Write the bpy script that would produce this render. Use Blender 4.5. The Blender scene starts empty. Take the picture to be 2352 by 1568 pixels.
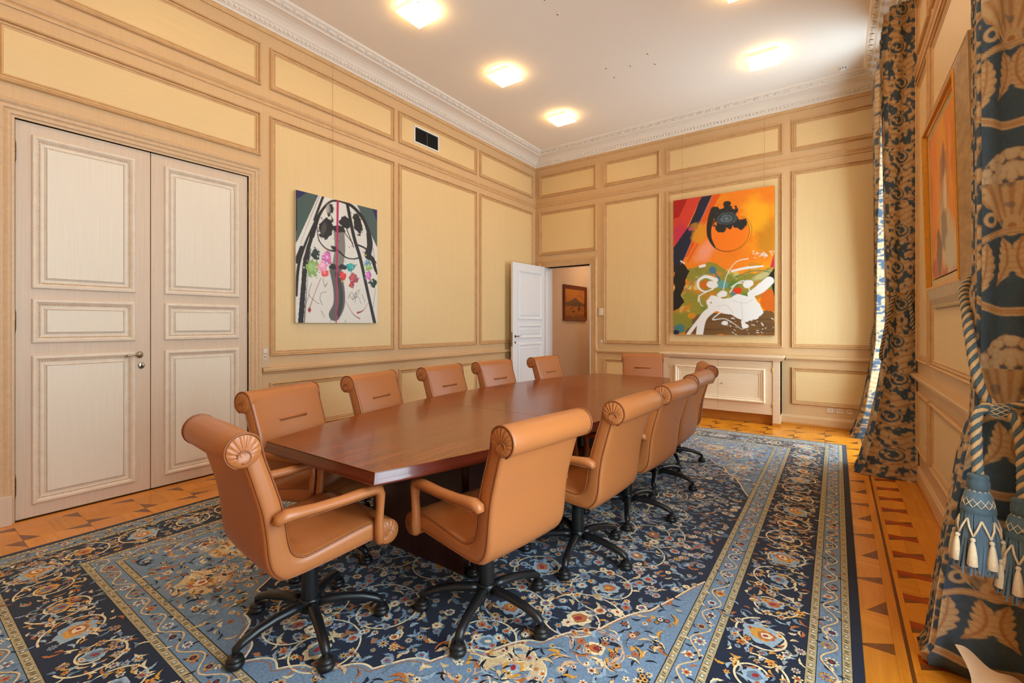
import bpy, bmesh, math, random
import numpy as np
from mathutils import Vector, Matrix

random.seed(7)
RNG = np.random.default_rng(11)
scene = bpy.context.scene
C = scene.collection

# ------------------------------------------------------------------ camera
cam_data = bpy.data.cameras.new('camera')
cam_data.sensor_width = 36.0
cam_data.lens = 16.10
cam_data.shift_y = -0.0168
cam_data.clip_start = 0.05
cam = bpy.data.objects.new('camera', cam_data)
C.objects.link(cam)
cam.location = (0.0, 0.0, 1.35)
cam.rotation_euler = (math.radians(90), 0, math.radians(35.305))
scene.camera = cam

# ------------------------------------------------------------------ sky, exposure
world = bpy.data.worlds.new('overcast_sky')
world.use_nodes = True
scene.world = world
_bg = world.node_tree.nodes['Background']
_bg.inputs['Color'].default_value = (0.71, 0.87, 1.0, 1)
_bg.inputs['Strength'].default_value = 14.5
vs = scene.view_settings
vs.view_transform = 'Standard'
vs.look = 'None'
vs.gamma = 1.0
vs.use_curve_mapping = False
vs.exposure = 0.0
scene.cycles.max_bounces = 8
scene.cycles.diffuse_bounces = 4
scene.cycles.glossy_bounces = 3
scene.cycles.caustics_reflective = False
scene.cycles.caustics_refractive = False
LAMP = 18.0                     # glow of the ceiling lamps' glass
LAMP_COL = (1.0, 0.60, 0.23)

# room (metres): camera stands at the origin of the plan
XL, XR, YN, YB = -4.56, 0.58, -1.25, 7.20
ZC = 4.42
# daylight guides in the two window openings (portals: they emit nothing)
def portal(y0, y1, z0, z1):
    l = bpy.data.lights.new('window_portal', 'AREA')
    l.shape = 'RECTANGLE'; l.size = z1 - z0; l.size_y = y1 - y0
    l.cycles.is_portal = True
    o = bpy.data.objects.new('window_portal', l); C.objects.link(o)
    o.location = (XR + 0.12, (y0 + y1) / 2, (z0 + z1) / 2)
    o.rotation_euler = (0, math.radians(90), 0)
WINDOWS = [(5.58, 6.90, 0.12, 3.95), (0.40, 1.92, 0.12, 3.95)]
for w in WINDOWS: portal(*w)

# ------------------------------------------------------------------ helpers
def lin(c):
    return tuple((x / 255 / 12.92) if x / 255 <= 0.04045 else ((x / 255 + 0.055) / 1.055) ** 2.4 for x in c)

class MB:
    """collects shapes for ONE mesh object"""
    def __init__(s): s.v = []; s.f = []; s.col = []
    def add(s, vs_, fs, col=None):
        k = len(s.v)
        s.v.extend(tuple(map(float, p)) for p in vs_)
        s.f.extend(tuple(i + k for i in f) for f in fs)
        if col is not None: s.col.extend([col] * len(vs_))
    def box(s, x0, y0, z0, x1, y1, z1):
        s.add([(x0,y0,z0),(x1,y0,z0),(x1,y1,z0),(x0,y1,z0),(x0,y0,z1),(x1,y0,z1),(x1,y1,z1),(x0,y1,z1)],
              [(0,3,2,1),(4,5,6,7),(0,1,5,4),(1,2,6,5),(2,3,7,6),(3,0,4,7)])
    def wbox(s, M, u0, u1, v0, v1, n0, n1):
        P = [M(u,v,n) for n in (n0,n1) for (u,v) in ((u0,v0),(u1,v0),(u1,v1),(u0,v1))]
        s.add(P, [(0,3,2,1),(4,5,6,7),(0,1,5,4),(1,2,6,5),(2,3,7,6),(3,0,4,7)])
    def frame(s, M, u0, u1, v0, v1, prof):
        P = []
        for d, n in prof:
            P += [M(u0+d,v0+d,n), M(u1-d,v0+d,n), M(u1-d,v1-d,n), M(u0+d,v1-d,n)]
        F = []
        for i in range(len(prof)-1):
            for k in range(4):
                a = i*4+k; b = i*4+(k+1)%4
                F.append((a, b, b+4, a+4))
        s.add(P, F)
    def run(s, M, u0, u1, prof):
        """profile of (v, n) points extruded from u0 to u1"""
        m = len(prof)
        P = [M(u0,v,n) for v,n in prof] + [M(u1,v,n) for v,n in prof]
        F = [(i,(i+1)%m,(i+1)%m+m,i+m) for i in range(m)] + [tuple(range(m)), tuple(range(2*m-1,m-1,-1))]
        s.add(P, F)
    def prism(s, poly, z0, z1):
        m = len(poly)
        P = [(x,y,z0) for x,y in poly] + [(x,y,z1) for x,y in poly]
        F = [(i,(i+1)%m,(i+1)%m+m,i+m) for i in range(m)] + [tuple(range(m-1,-1,-1)), tuple(range(m,2*m))]
        s.add(P, F)
    def tube(s, pts, r, n=8, closed=False, flat=1.0):
        pts = [Vector(p) for p in pts]; m = len(pts)
        rr = [r]*m if not hasattr(r, '__len__') else list(r)
        tan = []
        for i in range(m):
            a = pts[(i-1) % m] if (closed or i > 0) else pts[i]
            b = pts[(i+1) % m] if (closed or i < m-1) else pts[i]
            t = (b-a); tan.append(t.normalized() if t.length > 1e-9 else Vector((0,0,1)))
        up = Vector((0,0,1)) if abs(tan[0].z) < 0.9 else Vector((1,0,0))
        nx = tan[0].cross(up).normalized()
        P = []
        for i in range(m):
            nx = (nx - tan[i]*nx.dot(tan[i]))
            nx = nx.normalized() if nx.length > 1e-9 else tan[i].orthogonal().normalized()
            ny = tan[i].cross(nx)
            for k in range(n):
                a = 2*math.pi*k/n
                P.append(pts[i] + nx*math.cos(a)*rr[i] + ny*math.sin(a)*rr[i]*flat)
        F = []
        for i in range(m if closed else m-1):
            j = (i+1) % m
            for k in range(n):
                F.append((i*n+k, i*n+(k+1)%n, j*n+(k+1)%n, j*n+k))
        if not closed: F += [tuple(range(n-1,-1,-1)), tuple(range((m-1)*n, m*n))]
        s.add(P, F)
    def lathe(s, prof, n=16, T=None):
        """prof: (r, z) round the z axis; T maps the point"""
        T = T or (lambda p: p)
        P = []
        for r, z in prof:
            for k in range(n):
                a = 2*math.pi*k/n
                P.append(T((r*math.cos(a), r*math.sin(a), z)))
        F = []
        for i in range(len(prof)-1):
            for k in range(n):
                F.append((i*n+k, i*n+(k+1)%n, (i+1)*n+(k+1)%n, (i+1)*n+k))
        F += [tuple(range(n-1,-1,-1)), tuple(range((len(prof)-1)*n, len(prof)*n))]
        s.add(P, F)
    def ball(s, c, r, n=8, m=5, sc=(1,1,1)):
        prof = [(max(1e-4, math.sin(math.pi*i/m)), -math.cos(math.pi*i/m)) for i in range(m+1)]
        s.lathe(prof, n, lambda p: (c[0]+p[0]*r*sc[0], c[1]+p[1]*r*sc[1], c[2]+p[2]*r*sc[2]))
    def mesh(s, name, mat, smooth=False, recalc=True):
        me = bpy.data.meshes.new(name)
        me.from_pydata(s.v, [], s.f)
        if recalc:
            bm = bmesh.new(); bm.from_mesh(me)
            bmesh.ops.recalc_face_normals(bm, faces=bm.faces[:])
            bm.to_mesh(me); bm.free()
        if s.col:
            at = me.color_attributes.new('Col', 'FLOAT_COLOR', 'POINT')
            a = np.ones((len(s.v), 4), dtype=np.float32); a[:, :3] = np.array(s.col, dtype=np.float32)
            at.data.foreach_set('color', a.ravel())
        if smooth: me.shade_smooth()
        if mat: me.materials.append(mat)
        return me
    def obj(s, name, mat, parent=None, smooth=False, bevel=0.0, seg=2, recalc=True, auto=None):
        me = s.mesh(name, mat, smooth or auto is not None, recalc)
        if auto is not None: me.set_sharp_from_angle(angle=math.radians(auto))
        o = bpy.data.objects.new(name, me); C.objects.link(o)
        if parent is not None: o.parent = parent
        if bevel:
            b = o.modifiers.new('bevel', 'BEVEL'); b.width = bevel; b.segments = seg
            b.limit_method = 'ANGLE'; b.angle_limit = math.radians(40)
        return o

def tag(o, label, cat, group=None):
    o['label'] = label; o['category'] = cat
    if group: o['group'] = group
    return o
def thing(name, label, cat, loc=(0,0,0), rz=0.0, group=None):
    o = bpy.data.objects.new(name, None); C.objects.link(o)
    o.empty_display_size = 0.1
    o.location = loc; o.rotation_euler = (0, 0, rz)
    return tag(o, label, cat, group)
def struct(o, label=None):
    o['kind'] = 'structure'
    if label: o['label'] = label
    return o
def place(me, name, parent=None, loc=(0,0,0), rot=(0,0,0), scale=None):
    o = bpy.data.objects.new(name, me); C.objects.link(o)
    o.location = loc; o.rotation_euler = rot
    if scale: o.scale = scale
    if parent is not None: o.parent = parent
    return o

# wall maps: (along, up, out of the wall)
def ML(u, v, n): return (XL + n, u, v)
def MK(u, v, n): return (u, YB - n, v)
def MR(u, v, n): return (XR - n, u, v)
def MN(u, v, n): return (u, YN + n, v)

# ------------------------------------------------------------------ materials
def new_mat(name):
    m = bpy.data.materials.new(name); m.use_nodes = True
    nt = m.node_tree; b = nt.nodes['Principled BSDF']
    return m, nt, b
def plain(name, col, rough=0.5, metal=0.0, spec=0.5, coat=0.0, sheen=0.0, bump=0.0, bscale=200.0, var=0.0, vscale=3.0):
    m, nt, b = new_mat(name)
    c = lin(col)
    b.inputs['Base Color'].default_value = (*c, 1)
    b.inputs['Roughness'].default_value = rough
    b.inputs['Metallic'].default_value = metal
    b.inputs['Specular IOR Level'].default_value = spec
    b.inputs['Coat Weight'].default_value = coat
    b.inputs['Sheen Weight'].default_value = sheen
    tc = nt.nodes.new('ShaderNodeTexCoord')
    no = nt.nodes.new('ShaderNodeTexNoise'); no.inputs['Scale'].default_value = vscale
    no.inputs['Detail'].default_value = 4
    nt.links.new(tc.outputs['Object'], no.inputs['Vector'])
    mx = nt.nodes.new('ShaderNodeMix'); mx.data_type = 'RGBA'
    v = max(var, 0.03)
    mx.inputs['A'].default_value = (*[x*(1-v) for x in c], 1)
    mx.inputs['B'].default_value = (*[min(1, x*(1+v)) for x in c], 1)
    nt.links.new(no.outputs['Fac'], mx.inputs['Factor'])
    nt.links.new(mx.outputs['Result'], b.inputs['Base Color'])
    if bump:
        n2 = nt.nodes.new('ShaderNodeTexNoise'); n2.inputs['Scale'].default_value = bscale
        n2.inputs['Detail'].default_value = 3
        nt.links.new(tc.outputs['Object'], n2.inputs['Vector'])
        bp = nt.nodes.new('ShaderNodeBump'); bp.inputs['Strength'].default_value = bump
        bp.inputs['Distance'].default_value = 0.002
        nt.links.new(n2.outputs['Fac'], bp.inputs['Height'])
        nt.links.new(bp.outputs['Normal'], b.inputs['Normal'])
    return m
def wood(name, c1, c2, scale=(40, 40, 1.6), rough=0.45, fine=0.5, coat=0.0, spec=0.5, contrast=(0.3, 0.7), bump=0.05, rand=0.0):
    """streaky grain: noise stretched along the direction with the small scale value"""
    m, nt, b = new_mat(name)
    tc = nt.nodes.new('ShaderNodeTexCoord')
    mp = nt.nodes.new('ShaderNodeMapping'); mp.inputs['Scale'].default_value = scale
    nt.links.new(tc.outputs['Object'], mp.inputs['Vector'])
    n1 = nt.nodes.new('ShaderNodeTexNoise'); n1.inputs['Scale'].default_value = 1.0
    n1.inputs['Detail'].default_value = 5; n1.inputs['Roughness'].default_value = 0.65
    nt.links.new(mp.outputs['Vector'], n1.inputs['Vector'])
    n2 = nt.nodes.new('ShaderNodeTexNoise'); n2.inputs['Scale'].default_value = 1.3; n2.inputs['Detail'].default_value = 2
    nt.links.new(tc.outputs['Object'], n2.inputs['Vector'])
    mixf = nt.nodes.new('ShaderNodeMath'); mixf.operation = 'MULTIPLY_ADD'
    mixf.inputs[1].default_value = 1 - fine*0.5
    ms = nt.nodes.new('ShaderNodeMath'); ms.operation = 'MULTIPLY'; ms.inputs[1].default_value = fine*0.5
    nt.links.new(n2.outputs['Fac'], ms.inputs[0])
    nt.links.new(n1.outputs['Fac'], mixf.inputs[0]); nt.links.new(ms.outputs[0], mixf.inputs[2])
    rp = nt.nodes.new('ShaderNodeValToRGB')
    rp.color_ramp.elements[0].position = contrast[0]; rp.color_ramp.elements[1].position = contrast[1]
    rp.color_ramp.elements[0].color = (*lin(c1), 1); rp.color_ramp.elements[1].color = (*lin(c2), 1)
    nt.links.new(mixf.outputs[0], rp.inputs['Fac'])
    last = rp.outputs['Color']
    if rand:
        oi = nt.nodes.new('ShaderNodeObjectInfo')
        mr = nt.nodes.new('ShaderNodeMapRange'); mr.inputs['To Min'].default_value = 1-rand; mr.inputs['To Max'].default_value = 1+rand
        nt.links.new(oi.outputs['Random'], mr.inputs['Value'])
        hs = nt.nodes.new('ShaderNodeHueSaturation')
        nt.links.new(last, hs.inputs['Color']); nt.links.new(mr.outputs['Result'], hs.inputs['Value'])
        last = hs.outputs['Color']
    nt.links.new(last, b.inputs['Base Color'])
    b.inputs['Roughness'].default_value = rough
    b.inputs['Coat Weight'].default_value = coat
    b.inputs['Coat Roughness'].default_value = 0.08
    b.inputs['Specular IOR Level'].default_value = spec
    bp = nt.nodes.new('ShaderNodeBump'); bp.inputs['Strength'].default_value = bump; bp.inputs['Distance'].default_value = 0.002
    nt.links.new(n1.outputs['Fac'], bp.inputs['Height']); nt.links.new(bp.outputs['Normal'], b.inputs['Normal'])
    return m
def painted(name, rough=0.8, spec=0.3, sheen=0.0, bump=0.15, bscale=150.0, var=0.12, vscale=60.0):
    """colour stored on the mesh (attribute Col), broken up by a fine noise"""
    m, nt, b = new_mat(name)
    at = nt.nodes.new('ShaderNodeAttribute'); at.attribute_name = 'Col'
    tc = nt.nodes.new('ShaderNodeTexCoord')
    no = nt.nodes.new('ShaderNodeTexNoise'); no.inputs['Scale'].default_value = vscale; no.inputs['Detail'].default_value = 4
    nt.links.new(tc.outputs['Object'], no.inputs['Vector'])
    mr = nt.nodes.new('ShaderNodeMapRange'); mr.inputs['From Min'].default_value = 0.3; mr.inputs['From Max'].default_value = 0.7
    mr.inputs['To Min'].default_value = 1-var; mr.inputs['To Max'].default_value = 1+var
    nt.links.new(no.outputs['Fac'], mr.inputs['Value'])
    hs = nt.nodes.new('ShaderNodeHueSaturation')
    nt.links.new(at.outputs['Color'], hs.inputs['Color']); nt.links.new(mr.outputs['Result'], hs.inputs['Value'])
    nt.links.new(hs.outputs['Color'], b.inputs['Base Color'])
    b.inputs['Roughness'].default_value = rough; b.inputs['Specular IOR Level'].default_value = spec
    b.inputs['Sheen Weight'].default_value = sheen; b.inputs['Sheen Roughness'].default_value = 0.4
    n2 = nt.nodes.new('ShaderNodeTexNoise'); n2.inputs['Scale'].default_value = bscale
    nt.links.new(tc.outputs['Object'], n2.inputs['Vector'])
    bp = nt.nodes.new('ShaderNodeBump'); bp.inputs['Strength'].default_value = bump; bp.inputs['Distance'].default_value = 0.002
    nt.links.new(n2.outputs['Fac'], bp.inputs['Height']); nt.links.new(bp.outputs['Normal'], b.inputs['Normal'])
    return m
def glow(name, col, strength):
    m, nt, b = new_mat(name)
    b.inputs['Base Color'].default_value = (0.9, 0.9, 0.88, 1)
    b.inputs['Roughness'].default_value = 0.2
    b.inputs['Emission Color'].default_value = (*col, 1)
    b.inputs['Emission Strength'].default_value = strength
    return m

STILE_V = wood('limed_oak_stile', (206,166,118), (220,186,142), (120,120,2.2), contrast=(0.15,0.85))
STILE_H = wood('limed_oak_rail', (206,166,118), (220,186,142), (3.5,3.5,150), contrast=(0.15,0.85))
PANEL_V = wood('limed_oak_panel', (221,188,134), (235,206,154), (150,150,2.2), contrast=(0.15,0.85))
PANEL_H = wood('limed_oak_panel_cross', (221,188,134), (235,206,154), (3.0,3.0,170), contrast=(0.15,0.85))
MOULD   = wood('limed_oak_moulding', (200,156,106), (220,180,130), (14,14,14), fine=0.2, contrast=(0.25,0.75), bump=0.02)
DOORW   = wood('limed_oak_door', (204,179,155), (226,205,182), (120,120,2.2), contrast=(0.15,0.85))
DOORP   = wood('limed_oak_door_panel', (224,210,190), (240,230,214), (150,150,2.2), contrast=(0.15,0.85))
DOORM   = wood('limed_oak_door_moulding', (220,202,182), (236,222,204), (14,14,14), fine=0.2, contrast=(0.25,0.75), bump=0.02)
SIDEW   = wood('sideboard_oak', (214,182,148), (232,204,172), (3,3,60), contrast=(0.25,0.75))
SIDEP   = wood('sideboard_oak_panel', (234,210,178), (246,226,198), (3,3,60), contrast=(0.25,0.75))
CASING  = wood('limed_oak_casing', (200,164,124), (222,190,152), (40,40,40), fine=0.3, contrast=(0.2,0.8), bump=0.02)
PLASTER = plain('white_plaster', (240,230,218), 0.8, spec=0.2, bump=0.03, bscale=60, var=0.02, vscale=1.2)
CEILING = plain('ceiling_paint', (246,238,228), 0.85, spec=0.2, bump=0.02, bscale=40, var=0.02, vscale=0.8)
WHITEP  = plain('white_gloss_paint', (232,233,236), 0.35, bump=0.02, bscale=40, var=0.02)
PINKW   = plain('corridor_paint', (232,208,184), 0.8, spec=0.2, bump=0.04, bscale=80, var=0.03)
BRASS   = plain('aged_brass', (120,92,48), 0.32, metal=1.0, var=0.25, vscale=60)
GOLD    = plain('polished_brass', (205,160,70), 0.22, metal=1.0, var=0.1, vscale=60)
NICKEL  = plain('brushed_nickel', (170,160,140), 0.28, metal=1.0, var=0.1, vscale=60)
DARKGAP = plain('dark_joint', (40,28,20), 0.9, spec=0.1)
GLASS = bpy.data.materials.new('window_glass'); GLASS.use_nodes = True
_nt = GLASS.node_tree; _nt.nodes.clear()
_o = _nt.nodes.new('ShaderNodeOutputMaterial'); _m = _nt.nodes.new('ShaderNodeMixShader')
_t = _nt.nodes.new('ShaderNodeBsdfTransparent'); _g = _nt.nodes.new('ShaderNodeBsdfGlossy')
_t.inputs['Color'].default_value = (0.96, 0.98, 0.97, 1); _g.inputs['Roughness'].default_value = 0.02
_m.inputs['Fac'].default_value = 0.07
_nt.links.new(_t.outputs[0], _m.inputs[1]); _nt.links.new(_g.outputs[0], _m.inputs[2]); _nt.links.new(_m.outputs[0], _o.inputs[0])
# ================================================================== THE ROOM
# ---- walls: solid slabs with their openings
DOOR_Y0, DOOR_Y1, DOOR_Z = 0.586, 2.105, 2.755          # double door in the left wall
DR_X0, DR_X1, DR_Z = -4.374, -3.441, 2.405              # doorway in the back wall
m = MB()
m.wbox(ML, YN, DOOR_Y0, 0, ZC, -0.22, 0); m.wbox(ML, DOOR_Y1, YB, 0, ZC, -0.22, 0); m.wbox(ML, DOOR_Y0, DOOR_Y1, DOOR_Z, ZC, -0.22, 0)
m.box(XL-0.40, DOOR_Y0-0.25, -0.02, XL-0.22, DOOR_Y1+0.25, DOOR_Z+0.2)  # unseen slab behind the double door, added to stop light leaking under it
wall_left = struct(m.obj('wall_left', STILE_V), 'pale limed oak panelled wall with the double door')
m = MB()
m.wbox(MK, XL-0.22, DR_X0, 0, ZC, -0.24, 0); m.wbox(MK, DR_X1, XR+0.3, 0, ZC, -0.24, 0); m.wbox(MK, DR_X0, DR_X1, DR_Z, ZC, -0.24, 0)
wall_back = struct(m.obj('wall_back', STILE_V), 'pale limed oak panelled wall with the orange painting')
m = MB()
ys = [YN-0.2]
for (a, b, z0, z1) in sorted(WINDOWS):
    m.wbox(MR, ys[-1], a, 0, ZC, -0.30, 0); m.wbox(MR, a, b, 0, z0, -0.30, 0); m.wbox(MR, a, b, z1, ZC, -0.30, 0); ys.append(b)
m.wbox(MR, ys[-1], YB, 0, ZC, -0.30, 0)
wall_right = struct(m.obj('wall_right', STILE_V), 'pale limed oak panelled window wall')
m = MB(); m.wbox(MN, XL-0.22, XR+0.3, 0, ZC, -0.2, 0)
wall_near = struct(m.obj('wall_near', STILE_V), 'pale limed oak panelled wall at the near end')
m = MB(); m.box(XL-0.3, YN-0.3, ZC, XR+0.4, YB+0.3, ZC+0.15)
ceiling = struct(m.obj('ceiling', CEILING), 'smooth cream white ceiling')

# ---- panelling
P_PROF = [(0,-0.002),(0,0.014),(0.004,0.023),(0.010,0.027),(0.016,0.023),(0.019,0.006),(0.026,0.0125),(0.036,0.011),(0.041,0.003),(0.046,0.009),(0.055,0.006),(0.060,-0.002)]
def panel(wall, M, u0, u1, v0, v1, mat, prof=P_PROF):
    d = prof[-1][0]
    a = MB(); a.wbox(M, u0+d*0.7, u1-d*0.7, v0+d*0.7, v1-d*0.7, -0.002, 0.003)
    p = a.obj('panel', mat, wall)
    b = MB(); b.frame(M, u0, u1, v0, v1, prof)
    b.obj('panel_moulding', MOULD, p)
ROW1 = (3.665, 4.075); TALL = (1.035, 3.40); DADO = (0.285, 0.775)
LCOL = [(2.305, 3.860), (3.930, 5.480), (5.558, 7.092)]
for (a, b) in LCOL:
    panel(wall_left, ML, a, b, *ROW1, PANEL_H); panel(wall_left, ML, a, b, *TALL, PANEL_V); panel(wall_left, ML, a, b, *DADO, PANEL_H)
panel(wall_left, ML, 0.48, 2.215, *ROW1, PANEL_H); panel(wall_left, ML, 0.48, 2.215, 2.98, 3.40, PANEL_H)
for r, mt in ((ROW1, PANEL_H), (TALL, PANEL_V), (DADO, PANEL_H)):
    panel(wall_left, ML, -1.15, 0.36, *r, mt)
panel(wall_back, MK, -4.470, -3.330, *ROW1, PANEL_H); panel(wall_back, MK, -4.470, -3.330, 2.61, 3.40, PANEL_V)
for (a, b) in [(-3.195, -2.250), (-2.150, -0.592), (-0.490, 0.470)]:
    panel(wall_back, MK, a, b, *ROW1, PANEL_H); panel(wall_back, MK, a, b, *TALL, PANEL_V)
    if a != -2.150: panel(wall_back, MK, a, b, *DADO, PANEL_H)
for (a, b) in [(4.62, 5.22), (2.90, 4.53)]:
    panel(wall_right, MR, a, b, *ROW1, PANEL_H); panel(wall_right, MR, a, b, *TALL, PANEL_V); panel(wall_right, MR, a, b, *DADO, PANEL_H)
for i in range(3):
    a = XL + 0.15 + i*1.65
    for r, mt in ((ROW1, PANEL_H), (TALL, PANEL_V), (DADO, PANEL_H)): panel(wall_near, MN, a, a+1.55, *r, mt)

# ---- horizontal mouldings
FRIEZE = [(3.495,0),(3.495,0.010),(3.508,0.014),(3.520,0.012),(3.532,0.022),(3.548,0.030),(3.556,0.028),(3.558,0)]
RAIL = [(0.862,0),(0.862,0.012),(0.872,0.016),(0.880,0.030),(0.890,0.044),(0.912,0.048),(0.922,0.044),(0.926,0.0)]
CAP = [(4.195,0),(4.195,0.012),(4.215,0.016),(4.235,0.018),(4.235,0)]
BASE = [(0.038,0),(0.038,0.020),(0.112,0.020),(0.122,0.014),(0.134,0.010),(0.140,0.004),(0.140,0)]
SHOE = [(0,0),(0,0.026),(0.028,0.026),(0.038,0.018),(0.038,0)]
def runs(wall, M, name, prof, spans, mat):
    for (a, b) in spans:
        k = MB(); k.run(M, a, b, prof); k.obj(name, mat, wall)
SHOEW = wood('oak_shoe_moulding', (176,112,44), (204,140,62), (3,3,60), rough=0.35)
runs(wall_left, ML, 'frieze_moulding', FRIEZE, [(YN, YB)], MOULD)
runs(wall_left, ML, 'cornice_cap', CAP, [(YN, YB)], MOULD)
runs(wall_left, ML, 'chair_rail', RAIL, [(YN, 0.468), (2.224, YB)], STILE_H)
runs(wall_back, MK, 'frieze_moulding', FRIEZE, [(XL, XR)], MOULD)
runs(wall_back, MK, 'cornice_cap', CAP, [(XL, XR)], MOULD)
runs(wall_back, MK, 'chair_rail', RAIL, [(-3.313, -2.18), (-0.555, XR)], STILE_H)
runs(wall_right, MR, 'frieze_moulding', FRIEZE, [(2.06, 5.44)], MOULD)
runs(wall_right, MR, 'cornice_cap', CAP, [(YN, YB)], MOULD)
runs(wall_right, MR, 'chair_rail', RAIL, [(2.06, 5.44)], STILE_H)
def baseboard(name, M, spans):
    e = bpy.data.objects.new(name, None); C.objects.link(e); struct(e, 'low limed oak baseboard with oak shoe strip')
    for (a, b) in spans:
        k = MB(); k.run(M, a, b, BASE); k.obj('baseboard_board', STILE_H, e)
        k = MB(); k.run(M, a, b, SHOE); k.obj('shoe_moulding', SHOEW, e)
baseboard('baseboard_left', ML, [(YN, 0.468), (2.224, YB)])
baseboard('baseboard_back', MK, [(XL, -4.49), (-3.313, -2.13), (-0.62, XR)])
baseboard('baseboard_right', MR, [(YN, 0.26), (2.06, 5.44), (7.04, YB)])
baseboard('baseboard_near', MN, [(XL, XR)])

# ---- cornice: cove with leaf row and egg row
CORN = [(0.0,4.232),(0.026,4.236),(0.032,4.250),(0.044,4.256),(0.050,4.262),(0.072,4.286),(0.086,4.292),(0.092,4.300),
        (0.104,4.312),(0.130,4.332),(0.165,4.348),(0.205,4.356),(0.232,4.358),(0.238,4.368),(0.250,4.374),(0.292,4.398),(0.304,4.402),(0.312,4.410),(0.318,4.419),(0.318,4.43),(0.0,4.43)]
k = MB()
P = []
for d, z in CORN:
    P += [(XL+d,YN+d,z),(XR-d,YN+d,z),(XR-d,YB-d,z),(XL+d,YB-d,z)]
F = []
for i in range(len(CORN)-1):
    for q in range(4):
        a = i*4+q; b = i*4+(q+1)%4; F.append((a,b,b+4,a+4))
k.add(P, F)
cornice = struct(k.obj('trim_1', PLASTER), 'white plaster cornice with leaf and egg rows')
# one leaf: a lobed tongue lying on the sloping band (x along the wall, y up the slope)
leaf = MB()
pts = []
n = 13
for i in range(n):
    t = i/(n-1)*2-1
    lob = 0.5+0.5*math.cos(t*math.pi*3)
    pts.append((t*0.050, -0.024+0.006*lob, 0.001)); pts.append((t*0.046, 0.0, 0.010+0.006*lob)); pts.append((t*0.040, 0.022-0.006*abs(t), 0.004))
fs = []
for i in range(n-1):
    for j in range(2): fs.append((i*3+j, (i+1)*3+j, (i+1)*3+j+1, i*3+j+1))
leaf.add(pts, fs)
leaf.ball((0,0.004,0.010), 0.012, 6, 4)
leaf_me = leaf.mesh('leaf_ornament', PLASTER, True)
tilt = math.atan2(0.024, 0.042)
def leaf_row(u0, u1, make):
    n = int((u1-u0)/0.118)
    for i in range(n):
        make(u0 + (i+0.5)*(u1-u0)/n)
SL = Vector((0.042, 0, 0.024)).normalized()
def set_leaf(o, along, out, pos):
    """along: wall direction, out: away from the wall"""
    a = Vector(along); o_ = Vector(out)
    y = (o_*SL.x + Vector((0,0,1))*SL.z).normalized(); z = (o_*SL.z - Vector((0,0,1))*SL.x).normalized()
    a = y.cross(z)
    o.matrix_world = Matrix.Translation(pos) @ Matrix((a, y, z)).transposed().to_4x4()
def mk(along, out, fpos):
    def f(u):
        o = place(leaf_me, 'leaf_ornament'); o.parent = cornice
        set_leaf(o, along, out, Vector(fpos(u)))
    return f
leaf_row(YN+0.32, YB-0.30, mk((0,1,0), (1,0,0), lambda u: (XL+0.271, u, 4.385)))
leaf_row(XL+0.30, XR-0.30, mk((1,0,0), (0,-1,0), lambda u: (u, YB-0.271, 4.385)))
leaf_row(1.5, YB-0.30, mk((0,-1,0), (-1,0,0), lambda u: (XR-0.271, u, 4.385)))
eggs = MB()
def egg_row(u0, u1, f):
    n = int((u1-u0)/0.046)
    for i in range(n):
        p = f(u0+(i+0.5)*(u1-u0)/n); eggs.ball(p, 0.015, 6, 4, (1,1,1.15))
egg_row(YN+0.06, YB-0.06, lambda u: (XL+0.063, u, 4.272))
egg_row(XL+0.06, XR-0.06, lambda u: (u, YB-0.063, 4.272))
egg_row(1.5, YB-0.06, lambda u: (XR-0.063, u, 4.272))
eo = eggs.obj('egg_ornament', PLASTER, cornice, smooth=True, recalc=False); eo['kind'] = 'stuff'

# ---- door casings
CAS = [(0,-0.002),(0,0.014),(0.010,0.034),(0.020,0.038),(0.032,0.032),(0.040,0.024),(0.050,0.028),(0.062,0.026),(0.072,0.016),(0.084,0.020),(0.096,0.018),(0.104,0.008),(0.118,0.008),(0.118,-0.16)]
def casing(name, M, u0, u1, z1, mat, label):
    """u0..u1, z1: outer edge; open at the floor"""
    k = MB(); P = []
    for d, n in CAS:
        P += [M(u0+d, 0, n), M(u0+d, z1-d, n), M(u1-d, z1-d, n), M(u1-d, 0, n)]
    F = []
    for i in range(len(CAS)-1):
        for q in range(3): F.append((i*4+q, i*4+q+1, i*4+q+5, i*4+q+4))
    k.add(P, F)
    return struct(k.obj(name, mat), label)
c1 = casing('trim_2', ML, DOOR_Y0-0.118, DOOR_Y1+0.118, DOOR_Z+0.118, CASING, 'moulded limed oak casing round the double door')
for u in (DOOR_Y0-0.118, DOOR_Y1+0.02):
    k = MB(); k.wbox(ML, u-0.004, u+0.102, 0, 0.20, 0, 0.043); k.obj('plinth_block', DOORW, c1, bevel=0.004)
c2 = casing('trim_3', MK, DR_X0-0.115, DR_X1+0.125, DR_Z+0.10, MOULD, 'moulded limed oak casing round the open doorway')

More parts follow.
